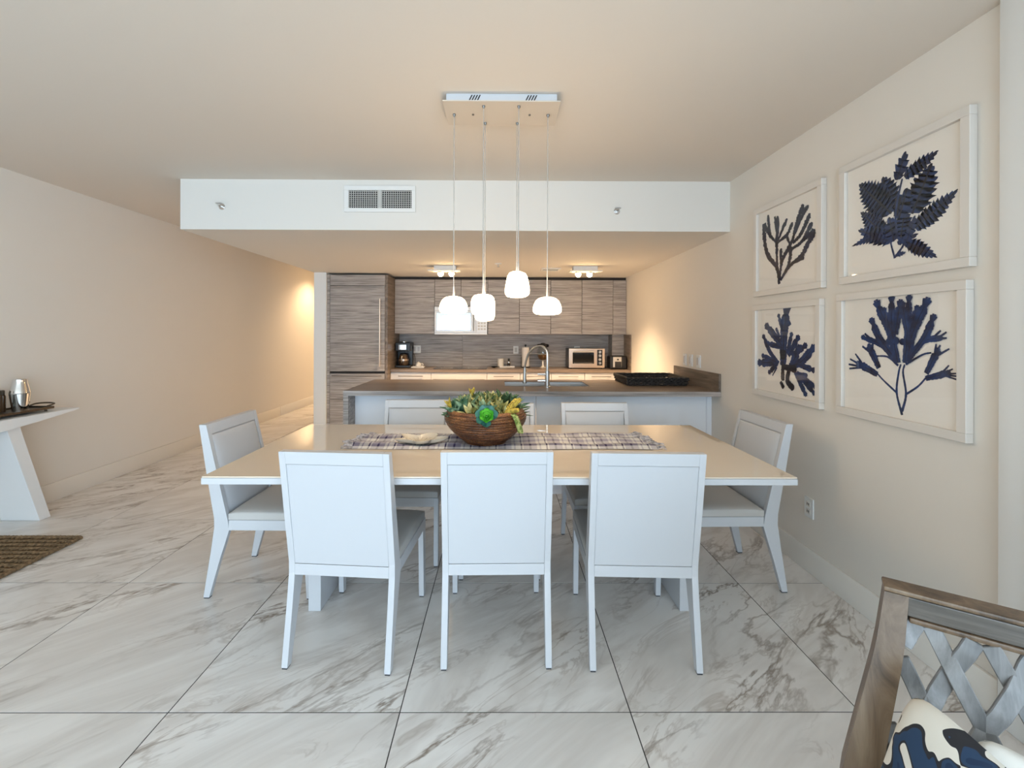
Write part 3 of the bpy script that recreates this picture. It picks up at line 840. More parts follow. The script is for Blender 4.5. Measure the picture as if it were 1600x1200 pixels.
# ------------------------------------------------------------------ things on the back worktop
ZW = .88
t = thing('coffee_maker', 'black drip coffee maker with glass carafe next to the refrigerator', 'coffee maker', (-1.42, 6.5, ZW))
bm = B(); box(bm, -1.525, -1.31, 6.42, 6.68, ZW + .001, ZW + .035, .008); part('base', bm, M['black'], t)
bm = B(); box(bm, -1.525, -1.31, 6.585, 6.68, ZW + .034, 1.20, .006); part('water_tank', bm, M['black'], t)
bm = B(); box(bm, -1.525, -1.31, 6.42, 6.685, 1.12, 1.245, .012); hd = part('brew_head', bm, M['black'], t)
bm = B(); lathe(bm, [(0, 1.246), (.05, 1.246), (.05, 1.256), (.02, 1.262), (0, 1.262)], 18, (-1.42, 6.54, 0)); part('lid', bm, M['steel'], hd)
bm = B(); box(bm, -1.475, -1.365, 6.412, 6.421, 1.14, 1.215, .012); part('control_face', bm, M['chrome'], hd)
bm = B(); lathe(bm, [(0, .037), (.065, .037), (.075, .07), (.075, .12), (.058, .165), (.05, .19)], 22, (-1.42, 6.50, ZW)); cf = part('carafe', bm, M['brown_glass'], t)
bm = B(); lathe(bm, [(.052, .188), (.054, .20), (.03, .212), (0, .212)], 20, (-1.42, 6.50, ZW)); part('carafe_lid', bm, M['black'], cf)
bm = B(); lathe(bm, [(.0765, .10), (.0765, .125)], 22, (-1.42, 6.50, ZW)); part('carafe_band', bm, M['bronze'], cf)
bm = B(); tube(bm, smooth_path([(-1.42, 6.43, ZW + .17), (-1.42, 6.385, ZW + .165), (-1.42, 6.38, ZW + .10), (-1.42, 6.425, ZW + .06)], 5), .008, 8); part('carafe_handle', bm, M['steel'], cf)
bm = B(); tube(bm, smooth_path([(-1.345, 6.69, 1.08), (-1.295, 6.66, 1.06), (-1.275, 6.62, .95), (-1.285, 6.60, ZW + .006)], 6), .004, 6); part('power_cord', bm, M['black'], t)

t = thing('small_tray', 'small cream tray under the white creamer', 'tray', (-1.22, 6.52, ZW))
bm = B(); box(bm, -1.295, -1.12, 6.46, 6.58, ZW + .0005, ZW + .006, .002); part('tray_base', bm, M['ceramic'], t)
bm = B()
for a in ((-1.295, -1.12, 6.455, 6.462), (-1.295, -1.12, 6.578, 6.585), (-1.30, -1.294, 6.455, 6.585), (-1.121, -1.115, 6.455, 6.585)): box(bm, a[0], a[1], a[2], a[3], ZW + .0005, ZW + .014, .001)
part('tray_rim', bm, M['ceramic'], t)
t = thing('creamer', 'little white lidded creamer with a loop handle on the small tray', 'creamer', (-1.205, 6.52, ZW + .0065))
bm = B(); lathe(bm, [(0, 0), (.028, 0), (.04, .015), (.043, .035), (.034, .055), (.026, .06)], 20, (-1.205, 6.52, ZW + .0065)); part('body', bm, M['ceramic'], t)
bm = B(); lathe(bm, [(.027, .06), (.02, .068), (.006, .07), (.008, .078), (0, .082)], 16, (-1.205, 6.52, ZW + .0065)); part('lid', bm, M['ceramic'], t)
bm = B(); tube(bm, smooth_path([(-1.17, 6.52, ZW + .058), (-1.145, 6.52, ZW + .054), (-1.14, 6.52, ZW + .03), (-1.163, 6.52, ZW + .02)], 5), .005, 6); part('handle', bm, M['ceramic'], t)

t = thing('spoon_rest', 'small dark spoon rest on the worktop right of the cooktop', 'spoon rest', (-.1, 6.5, ZW))
bm = B(); lathe(bm, [(0, .003), (.02, .003), (.036, .012), (.042, .022), (.038, .022), (.02, .008), (0, .007)], 18, (-.105, 6.5, ZW)); part('dish', bm, M['black'], t)
bm = B(); tube(bm, [(-.07, 6.5, ZW + .018), (-.02, 6.505, ZW + .012)], [.010, .006], 8); part('handle', bm, M['black'], t)
t = thing('long_tray', 'narrow cream tray under the canister and spice bottle', 'tray', (.08, 6.6, ZW))
bm = B(); box(bm, -.045, .20, 6.55, 6.66, ZW + .0005, ZW + .008, .002); part('tray_base', bm, M['ceramic'], t)
bm = B(); box(bm, -.045, .20, 6.545, 6.551, ZW + .0005, ZW + .017, .001); box(bm, -.045, .20, 6.659, 6.665, ZW + .0005, ZW + .017, .001); part('tray_rim', bm, M['ceramic'], t)
t = thing('canister', 'plain cream ceramic canister on the narrow tray', 'canister', (-.005, 6.605, ZW + .0085))
bm = B(); lathe(bm, [(0, 0), (.042, 0), (.046, .006), (.046, .098), (.044, .104)], 22, (-.005, 6.605, ZW + .0085)); part('body', bm, M['ceramic'], t)
bm = B(); lathe(bm, [(.046, .104), (.047, .116), (.042, .122), (0, .124)], 22, (-.005, 6.605, ZW + .0085)); part('lid', bm, M['ceramic'], t)
t = thing('spice_bottle', 'slim dark spice bottle with black cap on the narrow tray', 'bottle', (.115, 6.605, ZW + .0085))
bm = B(); lathe(bm, [(0, 0), (.02, 0), (.021, .004), (.021, .07), (.014, .082)], 16, (.115, 6.605, ZW + .0085)); part('body', bm, M['lid_metal'], t)
bm = B(); lathe(bm, [(.0165, .082), (.0165, .118), (.014, .121), (0, .121)], 16, (.115, 6.605, ZW + .0085)); part('cap', bm, M['black'], t)
bm = B(); lathe(bm, [(.0214, .02), (.0214, .055)], 16, (.115, 6.605, ZW + .0085)); part('label_band', bm, M['gap'], t)

t = thing('paper_towel_holder', 'white paper towel roll on a black upright holder', 'paper towel', (.36, 6.58, ZW))
c = (.36, 6.58, ZW)
bm = B(); lathe(bm, [(0, .0005), (.072, .0005), (.072, .008), (.068, .012), (0, .012)], 24, c); part('base', bm, M['black'], t)
bm = B(); lathe(bm, [(.006, .012), (.006, .312), (.013, .318), (.015, .328), (.008, .337), (0, .338)], 14, c); part('rod', bm, M['black'], t)
bm = B(); lathe(bm, [(.018, .014), (.053, .014), (.055, .02), (.053, .12), (.055, .25), (.053, .298), (.018, .298), (.018, .014)], 26, c); part('roll', bm, M['paper'], t)
bm = B(); tube(bm, [(.297, 6.58, ZW + .01), (.297, 6.58, ZW + .16)], .004, 6); part('tension_arm', bm, M['black'], t)

t = thing('globe_dispenser', 'glass globe dispenser with dark lid on a pedestal behind the faucet', 'dispenser', (.615, 6.56, ZW))
c = (.615, 6.56, ZW)
bm = B(); lathe(bm, [(0, .0005), (.05, .0005), (.052, .008), (.02, .018), (.013, .03), (.013, .095), (.022, .105), (.034, .112), (0, .112)], 20, c); part('pedestal', bm, M['ceramic'], t)
bm = B(); lathe(bm, [(0, .113), (.045, .118), (.07, .145), (.083, .185), (.086, .225), (.08, .265), (.066, .30)], 26, c); g = part('globe', bm, M['jar_glass'], t)
bm = B(); lathe(bm, [(0, .116), (.042, .121), (.066, .147), (.078, .185), (.05, .198), (0, .203)], 22, c); part('bean_fill', bm, M['beans'], g)
bm = B(); lathe(bm, [(.067, .30), (.085, .304), (.086, .335), (.078, .345), (.03, .35), (.026, .362), (0, .364)], 26, c); part('lid', bm, M['black'], t)

t = thing('toaster_oven', 'champagne steel toaster oven with glass door and four knobs', 'toaster oven', (1.22, 6.5, ZW))
for x in (1.0, 1.44):
    for y in (6.38, 6.62):
        bm = B(); tube(bm, [(x, y, ZW + .0005), (x, y, ZW + .016)], .014, 10); part('foot', bm, M['black'], t)
bm = B(); box(bm, .965, 1.475, 6.36, 6.66, ZW + .016, 1.168, .008); part('body', bm, M['black'], t)
bm = B(); box(bm, .965, 1.475, 6.335, 6.36, ZW + .014, 1.170, .005); part('front_frame', bm, M['bronze'], t)
bm = B(); box(bm, .995, 1.335, 6.322, 6.3345, ZW + .045, 1.150, .003); d = part('door', bm, M['bronze'], t)
bm = B(); box(bm, 1.015, 1.318, 6.3185, 6.3225, ZW + .075, 1.115, .002); part('window', bm, M['blackglass'], d)
bm = B(); tube(bm, [(1.02, 6.295, 1.128), (1.31, 6.295, 1.128)], .008, 10)
for x in (1.03, 1.30): tube(bm, [(x, 6.322, 1.128), (x, 6.295, 1.128)], .005, 6)
part('handle', bm, M['chrome'], d)
bm = B(); box(bm, 1.03, 1.30, 6.3175, 6.3195, ZW + .083, ZW + .088); part('rack', bm, M['chrome'], d)
bm = B(); box(bm, 1.365, 1.44, 6.329, 6.3345, ZW + .05, 1.152, .002); cp = part('control_panel', bm, M['black'], t)
for z in (.965, 1.015, 1.07, 1.122):
    bm = B(); tube(bm, [(1.402, 6.329, z), (1.402, 6.308, z)], [.021, .017], 16); part('knob', bm, M['steel'], cp)

t = thing('toaster', 'black toaster with silver front panel in the right worktop corner', 'toaster', (1.65, 6.36, ZW))
bm = B(); box(bm, 1.535, 1.775, 6.27, 6.47, ZW + .001, 1.068, .02, 3); part('body', bm, M['black'], t)
bm = B(); box(bm, 1.575, 1.695, 6.262, 6.271, ZW + .03, 1.055, .003); fp = part('front_panel', bm, M['steel'], t)
bm = B(); box(bm, 1.60, 1.69, 6.258, 6.2625, ZW + .032, ZW + .11, .002); part('dark_inset', bm, M['black'], fp)
bm = B(); tube(bm, [(1.64, 6.262, 1.02), (1.64, 6.245, 1.02)], .012, 14); part('knob', bm, M['black'], fp)
for y in (6.325, 6.415):
    bm = B(); box(bm, 1.57, 1.74, y - .014, y + .014, 1.066, 1.0695); part('slot', bm, M['gap'], t)
bm = B(); box(bm, 1.775, 1.79, 6.35, 6.39, 1.0, 1.02, .004); part('lever', bm, M['black'], t)

# ------------------------------------------------------------------ dining table
ZT = .776
TX0, TX1, TY0, TY1 = -1.271, 1.2695, 1.898, 2.982
t = thing('dining_table', 'long white dining table with glossy cream glass top on two slab legs', 'dining table', (0, 2.44, 0))
bm = B(); box(bm, TX0, TX1, TY0, TY1, ZT - .034, ZT - .007, .002); part('tabletop', bm, M['lacquer'], t)
bm = B(); box(bm, TX0 + .002, TX1 - .002, TY0 + .002, TY1 - .002, ZT - .0065, ZT, .0015); part('glass_top', bm, M['tglass'], t)
for a in (-.955, .897):
    bm = B(); box(bm, a, a + .062, 2.224, 2.66, 0.001, ZT - .035, .003); part('leg', bm, M['lacquer'], t)
bm = B(); box(bm, -.892, .896, 2.40, 2.48, ZT - .095, ZT - .035, .002); part('stretcher', bm, M['lacquer'], t)
bm = B(); box(bm, 1.18, 1.225, 1.915, 1.925, ZT + .0002, ZT + .0008); part('tape_patch', bm, M['shell'], t)

# table runner: rumpled plaid cloth with fringed ends
def rz_(x, y):
    return (.004 + .0045 * (1 + math.sin(y * 40 + 1.1 * math.sin(x * 3.2))) * 1.5 + .003 * (1 + math.sin(x * 17 + y * 9)))
RX0, RX1, RY0, RY1 = -.775, .80, 2.345, 2.70
def runner_pt(u, v):
    x = RX0 + (RX1 - RX0) * u; y = RY0 + (RY1 - RY0) * v
    xx = x + .05 * (v - .5) * (1 if u > .5 else -1) * -abs(2 * u - 1) + .008 * math.sin(v * 22) * abs(2 * u - 1) ** 4
    yy = y + .006 * math.sin(x * 9) * (2 * v - 1)
    k = min(1, ((xx + .086) ** 2 + (yy - 2.5) ** 2) ** .5 / .17) ** 3
    k2 = min(1, math.hypot((xx + .44) / .15, (yy - 2.46) / .09)) ** 4
    return (xx, yy, ZT + .0012 + rz_(x, y) * k * k2 * min(1, .12 + v * 7, .12 + (1 - v) * 7))
t = thing('table_runner', 'rumpled purple grey plaid runner with fringed ends along the table centre', 'table runner', (0, 2.5, ZT))
bm = B()
nu, nv = 110, 28
g = [[bm.verts.new(runner_pt(i / nu, j / nv)) for i in range(nu + 1)] for j in range(nv + 1)]
for j in range(nv):
    for i in range(nu):
        bm.faces.new((g[j][i], g[j][i + 1], g[j + 1][i + 1], g[j + 1][i]))
part('cloth', bm, M['plaid'], t, ang=180)
for u, sg in ((0, -1), (1, 1)):
    bm = B()
    for k in range(46):
        p = Vector(runner_pt(u, (k + .5) / 46))
        a = random.uniform(-.5, .5); L = random.uniform(.035, .06)
        e = p + Vector((sg * L * math.cos(a), L * math.sin(a), random.uniform(-.003, .006)))
        e.z = max(e.z, ZT + .0035)
        m_ = p.lerp(e, .5) + Vector((0, random.uniform(-.006, .006), random.uniform(.002, .008)))
        p.z = max(p.z, ZT + .0035)
        tube(bm, [p, m_, e], .0034, 5)
    part('fringe', bm, M['fringe'], t, stuff=True)

# shell shaped dish
t = thing('shell_dish', 'shallow cream shell shaped dish lying on the plaid runner', 'dish', (-.44, 2.46, ZT + .002))
bm = B()
rim = []
NS = 60
for lev, (s, z) in enumerate(((.30, .006), (.62, .008), (.85, .018), (1.0, .034), (.97, .036), (.82, .022), (.55, .013), (.0, .011))):
    ring = []
    for k in range(NS):
        a = 2 * PI * k / NS
        lobe = 1 + .25 * math.cos(5 * a + .6) * min(1, s * 1.1)
        ring.append((-.44 + .125 * s * lobe * math.cos(a), 2.46 + .085 * s * lobe * math.sin(a), ZT + .002 + z + .004 * math.cos(5 * a) * s))
    rim.append([bm.verts.new(q) for q in ring] if s > 0 else [bm.verts.new((-.44, 2.46, ZT + .002 + z))])
for a, b in zip(rim, rim[1:]):
    for k in range(NS):
        j = (k + 1) % NS
        if len(b) == 1: bm.faces.new((a[k], a[j], b[0]))
        else: bm.faces.new((a[k], a[j], b[j], b[k]))
bm.faces.new(rim[0][::-1])
part('dish', bm, M['shell'], t, ang=180)
bm = B()
for k in range(9):
    a = PI * (.12 + .76 * k / 8)
    tube(bm, [(-.44 + .03 * math.cos(a), 2.44 + .02 * math.sin(a), ZT + .016), (-.44 + .085 * math.cos(a), 2.455 + .055 * math.sin(a), ZT + .025)], [.002, .003], 6)
part('ribs', bm, M['shell'], t)

# succulents in a rattan bowl
BC = (-.086, 2.5, ZT + .0025)
t = thing('succulent_bowl', 'coiled brown rattan bowl filled with mixed green succulents', 'plant bowl', BC)
def bowl_r(s):
    prof = [(0, .106), (.05, .112), (.15, .136), (.28, .164), (.42, .190), (.56, .210), (.68, .221), (.78, .225), (.87, .222), (.94, .213), (1, .200)]
    for (a, ra), (b, rb) in zip(prof, prof[1:]):
        if s <= b: return ra + (rb - ra) * (s - a) / (b - a)
    return prof[-1][1]
bm = B(); prof = [(0, .004)]
NC = 13
for k in range(NC):
    for q in range(5):
        s = (k + q / 5) / NC
        prof.append((bowl_r(s) + .0055 * math.sin(PI * q / 5), s * .186))
prof += [(.200, .186), (.194, .190), (.187, .186), (.185, .165), (0, .160)]
lathe(bm, prof, 56, BC)
bowl = part('bowl', bm, M['rattan'], t, ang=60)
bm = B(); lathe(bm, [(.184, .166), (.12, .178), (0, .186)], 30, BC); part('moss', bm, M['soil'], bowl)

def leaf_mesh(name, m, L, w, th, tip=.25, cup=.25, n=6):
    """pointed fleshy leaf along +x from the origin, curling upward"""
    bm = B(); rings = []
    for i in range(n + 1):
        s = i / n
        ww = w * (math.sin(PI * min(1, s * .82 + .12)) ** .8) * (1 if s < .8 else 1 - (s - .8) / .2 * (1 - tip))
        if i == n: ww *= .25
        x = L * s; z = cup * L * s * s
        t_ = th * (1 - .7 * s)
        rings.append([bm.verts.new(q) for q in ((x, -ww / 2, z + .25 * ww), (x, 0, z - t_), (x, ww / 2, z + .25 * ww), (x, 0, z + t_ * .4))])
    for a, b in zip(rings, rings[1:]):
        for k in range(4):
            bm.faces.new((a[k], b[k], b[(k + 1) % 4], a[(k + 1) % 4]))
    bm.faces.new(rings[0]); bm.faces.new(rings[-1][::-1])
    bmesh.ops.recalc_face_normals(bm, faces=bm.faces)
    return bm

def rosette(name, m, pos, R, nl, L, w, th, tilt=(0, 0), pitch=(75, 12), tip=.2, cup=.2, rz=0, label=None):
    big = B()
    for k in range(nl):
        f = k / max(1, nl - 1)
        a = k * 2.39996 + rz
        pit = math.radians(pitch[0] + (pitch[1] - pitch[0]) * f)
        s = .5 + .5 * f ** .7
        lm = leaf_mesh('leaf', m, L * s, w * s, th * s, tip, cup)
        mx = (Matrix.Rotation(a, 4, 'Z') @ Matrix.Rotation(-pit, 4, 'Y') @ Matrix.Translation((R * .08 * f, 0, 0)))
        bmesh.ops.transform(lm, matrix=mx, verts=lm.verts)
        tmp = bpy.data.meshes.new('tmp'); lm.to_mesh(tmp); lm.free()
        big.from_mesh(tmp); bpy.data.meshes.remove(tmp)
    mx = Matrix.Translation(Vector(pos)) @ Matrix.Rotation(tilt[1], 4, 'Z') @ Matrix.Rotation(tilt[0], 4, 'Y')
    bmesh.ops.transform(big, matrix=mx, verts=big.verts)
    return part(name, big, m, t, label, ang=50)
def at(dx, dy, dz): return (BC[0] + dx, BC[1] + dy, BC[2] + dz + .012)
rosette('agave_rosette', M['leaf_blue'], at(-.115, -.03, .155), .1, 15, .125, .050, .010, (-.35, .2), (80, 22), .12, .12)
rosette('agave_rosette', M['leaf_blue'], at(-.03, .10, .165), .1, 15, .12, .044, .009, (0, 0), (82, 28), .12, .1)
rosette('agave_rosette', M['leaf_dark'], at(.095, .06, .165), .1, 16, .135, .048, .009, (.2, 0), (84, 30), .1, .08, 1.0)
rosette('agave_rosette', M['leaf_dark'], at(-.07, .13, .16), .1, 12, .12, .036, .008, (-.2, -.6), (84, 35), .1, .08, 2.0)
rosette('echeveria_rosette', M['leaf_olive'], at(-.075, -.115, .150), .08, 20, .082, .026, .009, (.55, -1.9), (80, 8), .3, .25, .4)
rosette('echeveria_rosette', M['leaf_olive'], at(-.02, -.02, .185), .08, 22, .085, .026, .008, (.2, -1.6), (80, 12), .25, .25, 1.3)
rosette('echeveria_rosette', M['leaf_olive'], at(.075, -.06, .165), .08, 22, .092, .026, .008, (.4, -1.2), (80, 8), .2, .2, 2.1)
rosette('echeveria_rosette', M['leaf_olive'], at(.105, -.12, .145), .08, 16, .075, .022, .008, (.7, -1.1), (75, 5), .2, .2, .2)
rosette('echeveria_rosette', M['leaf_blue'], at(-.165, -.06, .150), .08, 16, .075, .030, .008, (.5, -2.7), (75, 5), .25, .25, .9)
rosette('spiky_succulent', M['leaf_dark'], at(.17, .02, .150), .08, 22, .10, .012, .005, (.6, -.1), (80, 5), .1, .15, .9)
rosette('spiky_succulent', M['leaf_blue'], at(.03, .15, .165), .08, 18, .11, .022, .006, (.1, .6), (84, 30), .1, .1, .3)
rosette('spiky_succulent', M['leaf_olive'], at(-.14, .07, .155), .08, 18, .10, .024, .006, (.4, 2.6), (82, 22), .15, .1, .3)
rosette('spiky_succulent', M['leaf_dark'], at(.0, .03, .17), .08, 18, .12, .024, .006, (0, 0), (86, 35), .12, .1, .8)

rosette('echeveria_rosette', M['leaf_olive'], at(.03, .03, .195), .08, 22, .09, .03, .008, (.15, -1.4), (80, 14), .25, .25, .6)
rosette('echeveria_rosette', M['leaf_olive'], at(-.095, .03, .185), .08, 20, .09, .028, .008, (.25, 2.9), (80, 14), .25, .25, 2.6)
rosette('agave_rosette', M['leaf_blue'], at(.15, .07, .165), .1, 14, .115, .036, .008, (.45, .3), (80, 20), .12, .1, .4)
rosette('agave_rosette', M['leaf_blue'], at(-.155, .02, .160), .1, 14, .11, .04, .008, (.45, 3.1), (80, 18), .14, .1, 1.4)
rosette('echeveria_rosette', M['leaf_blue'], at(-.005, -.10, .172), .08, 18, .078, .026, .008, (.5, -1.6), (78, 8), .25, .25, 1.1)
# bright green rosette hanging over the front rim: every leaf its own piece
gx = Matrix.Translation(Vector(at(.013, -.212, .168))) @ Matrix.Rotation(math.radians(62), 4, 'X')
bm = B(); lathe(bm, [(0, -.012), (.02, -.008), (.014, .004), (0, .008)], 12); bmesh.ops.transform(bm, matrix=gx, verts=bm.verts)
ros = part('bright_rosette', bm, M['leaf_lime'], t, 'vivid green rosette with teal outer leaves')
def petal(L, w, m, pit, a, off):
    bm = B(); n = 11; rows = []
    for i in range(n + 1):
        s = i / n
        ww = w * (.5 + .5 * min(1, s / .55)) * (1 if s < .58 else math.sqrt(max(.03, 1 - ((s - .58) / .42) ** 2)))
        z = .22 * L * s * s
        rows.append([bm.verts.new((L * s, ww * q / 2, z + .12 * ww * q * q + e)) for q, e in ((-1, 0), (-.5, 0), (0, 0), (.5, 0), (1, 0), (.5, -.004), (0, -.006), (-.5, -.004))])
    for a_, b_ in zip(rows, rows[1:]):
        for k in range(8): bm.faces.new((a_[k], b_[k], b_[(k + 1) % 8], a_[(k + 1) % 8]))
    bm.faces.new(rows[0]); bm.faces.new(rows[-1][::-1])
    bmesh.ops.recalc_face_normals(bm, faces=bm.faces)
    mx = gx @ Matrix.Rotation(a, 4, 'Z') @ Matrix.Rotation(-pit, 4, 'Y') @ Matrix.Translation((off, 0, 0))
    bmesh.ops.transform(bm, matrix=mx, verts=bm.verts)
    part('leaf', bm, m, ros)
for k in range(6): petal(.058, .050, M['leaf_teal'], .12, k * 2 * PI / 7 + .2, .004)
for k in range(6): petal(.044, .036, M['leaf_lime'], .45, k * 2 * PI / 6 + .5, .003)
for k in range(5): petal(.034, .027, M['leaf_lime'], .8, k * 2 * PI / 5, .002)
for k in range(4): petal(.024, .016, M['leaf_lime'], 1.2, k * 2 * PI / 4 + .3, .001)

def bead_stem(name, m, pts, r, bead, label=None):
    big = B()
    P = smooth_path(pts, 8)
    for i, p in enumerate(P):
        for k in range(6):
            a = k * PI / 3 + i * .5
            d = Vector((math.cos(a), math.sin(a), .25 * math.sin(a * 2))) * r
            bmesh.ops.create_icosphere(big, subdivisions=1, radius=bead, matrix=Matrix.Translation(p + d))
    return part(name, big, m, t, label, ang=60)
bead_stem('trailing_sedum', M['leaf_bead'], [at(.135, -.13, .165), at(.16, -.165, .16), at(.178, -.185, .12), at(.188, -.188, .085)], .010, .0065, 'beaded trailing sedum stem over the rim')
bead_stem('yellow_sedum', M['leaf_yellow'], [at(.12, -.10, .175), at(.15, -.09, .21), at(.175, -.08, .235)], .016, .008, 'yellow beaded sedum spike')
bead_stem('yellow_sedum', M['leaf_yellow'], [at(.12, -.12, .17), at(.145, -.13, .185), at(.165, -.14, .19)], .014, .008)
rosette('yellow_tip', M['leaf_yellow'], at(-.185, -.08, .19), .04, 9, .06, .018, .007, (-.5, .3), (88, 60), .2, .02, .3)
rosette('yellow_tip', M['leaf_yellow'], at(-.08, .06, .225), .04, 9, .065, .02, .007, (0, 0), (88, 62), .2, .02, .9)

# ------------------------------------------------------------------ dining chairs
def by(z):                                    # back face of the raked back post
    return -.228 - (z - .385) / (.905 - .385) * .083
def fy_(z):                                   # front face of the raked back post
    return -.165 - (z - .41) / (.905 - .41) * .108
def make_chair():
    t = thing('dining_chair', 'chair', 'chair', (0, 0, 0), .0001, 'white dining chairs')
    HW = .23
    for s in (-1, 1):
        xo, xi = s * HW, s * (HW - .027)
        poly = [(-.285, .006), (-.253, .006), (-.205, .18), (-.150, .357), (-.158, .41), (fy_(.905), .905), (by(.905), .905), (by(.65), .65), (-.230, .42), (-.229, .37), (-.247, .24)]
        bm = B(); prism(bm, poly, min(xo, xi), max(xo, xi), 'x', .0025); lg = part('rear_leg', bm, M['lacquer'], t)
        bm = B(); box(bm, min(xo, xi) + .003, max(xo, xi) - .003, -.283, -.255, 0, .0065); part('glide', bm, M['foot'], lg)
        bm = B(); prism(bm, [(.255, .006), (.287, .006), (.287, .41), (.232, .41), (.236, .35)], min(xo, xi), max(xo, xi), 'x', .0025); lg = part('front_leg', bm, M['lacquer'], t)
        bm = B(); box(bm, min(xo, xi) + .003, max(xo, xi) - .003, .257, .285, 0, .0065); part('glide', bm, M['foot'], lg)
        bm = B(); box(bm, min(xo, xi), max(xo, xi), -.153, .234, .357, .41, .0025); part('side_rail', bm, M['lacquer'], t)
    xi = HW - .0265
    bm = B(); box(bm, -xi, xi, .262, .285, .357, .41, .002); part('front_rail', bm, M['lacquer'], t)
    z0, z1 = .362, .41
    bm = B(); hexa(bm, [(-xi, -.229, z0), (xi, -.229, z0), (xi, -.19, z0), (-xi, -.19, z0), (-xi, -.230, z1), (xi, -.230, z1), (xi, -.19, z1), (-xi, -.19, z1)], .002); part('lower_back_rail', bm, M['lacquer'], t)
    z0, z1 = .852, .905
    bm = B(); hexa(bm, [(-xi, by(z0), z0), (xi, by(z0), z0), (xi, fy_(z0), z0), (-xi, fy_(z0), z0), (-xi, by(z1), z1), (xi, by(z1), z1), (xi, fy_(z1), z1), (-xi, fy_(z1), z1)], .002); part('top_rail', bm, M['lacquer'], t)
    # upholstered back: rear face recessed, front padded
    z0, z1 = .412, .850
    def fmap(p):
        x, w, d = p
        z = z0 + (z1 - z0) * w
        b, f = by(z) + .005, fy_(z) + .012
        return (x, b + (f - b) * d, z)
    bm = B(); pad(bm, -xi + .001, xi - .001, 0, 1, 0.0, 1.0, .35, 10, fmap); part('back_panel', bm, M['vinyl'], t, 'padded white vinyl back panel', ang=60)
    bm = B(); pad(bm, -HW + .004, HW - .004, -.156, .284, .411, .462, .022, 12); part('seat', bm, M['seat'], t, 'pale grey upholstered seat', ang=60)
    return t
proto = make_chair()
spots = [(-.679 + .021, 1.838 + .2685, -4.5, 'white dining chair with its back to the viewer, left of the front three', 0),
         (-.028, 1.852 + .2685, 1.0, 'white dining chair with its back to the viewer, middle of the front three', 0),
         (.590 + .010, 1.833 + .2685, -2.0, 'white dining chair with its back to the viewer, right of the front three', 0),
         (-1.266, 2.555, -91, 'white dining chair at the left end of the table near the console', 0),
         (1.245, 2.607, 91, 'white dining chair at the right end of the table below the prints', 0),
         (-.607, 2.93, 180, 'white dining chair on the kitchen side, left of the succulent bowl', 0),
         (-.012, 2.79, 180, 'white dining chair on the kitchen side hidden behind the succulent bowl', 0),
         (.640, 2.815, 180, 'white dining chair on the kitchen side, right of the succulent bowl', 0)]
for k, (x, y, a, lab, _) in enumerate(spots):
    o = proto if k == 0 else copy_tree(proto)
    o.location = (x + .008, y, 0); o.rotation_euler = (0, 0, math.radians(a)); o['label'] = lab

# ------------------------------------------------------------------ framed botanical prints on the right wall
ART1 = [('s',[(0.387,0.05),(0.336,0.258),(0.208,0.399),(0.133,0.534),(0.103,0.729),(0.082,0.855)],0.054),('s',[(0.381,0.122),(0.343,0.321),(0.34,0.554),(0.342,0.721),(0.299,0.887)],0.047),('s',[(0.34,0.567),(0.359,0.742),(0.345,0.881)],0.041),('s',[(0.34,0.554),(0.222,0.686),(0.176,0.942)],0.039),('s',[(0.367,0.586),(0.439,0.696),(0.518,0.8)],0.04),('s',[(0.367,0.561),(0.516,0.614),(0.608,0.732)],0.039),('s',[(0.391,0.094),(0.434,0.317),(0.552,0.456),(0.6,0.532)],0.048),('s',[(0.6,0.507),(0.666,0.685),(0.766,0.89)],0.052),('s',[(0.647,0.593),(0.739,0.75),(0.843,0.854)],0.042),('s',[(0.609,0.493),(0.737,0.571),(0.868,0.759)],0.045),('s',[(0.562,0.491),(0.516,0.589)],0.032),('s',[(0.411,0.091),(0.54,0.247),(0.58,0.413),(0.608,0.444)],0.044),('s',[(0.608,0.432),(0.753,0.484),(0.9,0.652)],0.042),('s',[(0.753,0.484),(0.94,0.561)],0.048),('s',[(0.452,0.136),(0.55,0.233),(0.752,0.329),(0.839,0.44),(0.94,0.538)],0.048),('s',[(0.414,0.27),(0.416,0.473)],0.036),('s',[(0.643,0.265),(0.787,0.298)],0.035),('s',[(0.232,0.644),(0.104,0.849)],0.047)]
ART2 = [('l',[(0.491,0.745),(0.568,0.956)],0.11),('l',[(0.554,0.748),(0.822,0.849)],0.104),('l',[(0.622,0.425),(0.775,0.772)],0.205),('l',[(0.642,0.303),(0.822,0.415),(0.957,0.509)],0.132),('l',[(0.44,0.477),(0.365,0.821)],0.194),('l',[(0.433,0.492),(0.126,0.842)],0.213),('l',[(0.41,0.275),(0.144,0.577)],0.153),('l',[(0.44,0.249),(0.118,0.418)],0.137),('l',[(0.433,0.25),(0.253,0.31),(0.05,0.283)],0.076),('l',[(0.469,0.236),(0.425,0.455)],0.136),('l',[(0.526,0.236),(0.568,0.504)],0.128),('l',[(0.512,0.418),(0.582,0.65)],0.148),('l',[(0.568,0.214),(0.687,0.134),(0.816,0.038)],0.101),('l',[(0.498,0.217),(0.675,0.252)],0.064),('l',[(0.582,0.224),(0.649,0.406)],0.078),('t',[(0.477,0.092),(0.44,0.242),(0.462,0.302)],0.017),('t',[(0.477,0.099),(0.554,0.198),(0.498,0.268)],0.019),('l',[(0.484,0.117),(0.575,0.125)],0.037),('t',[(0.278,0.591),(0.294,0.477),(0.365,0.438)],0.011),('d',[(0.484,0.445),(0.512,0.61)],0.062),('t',[(0.498,0.268),(0.484,0.452),(0.512,0.623),(0.541,0.74)],0.022)]
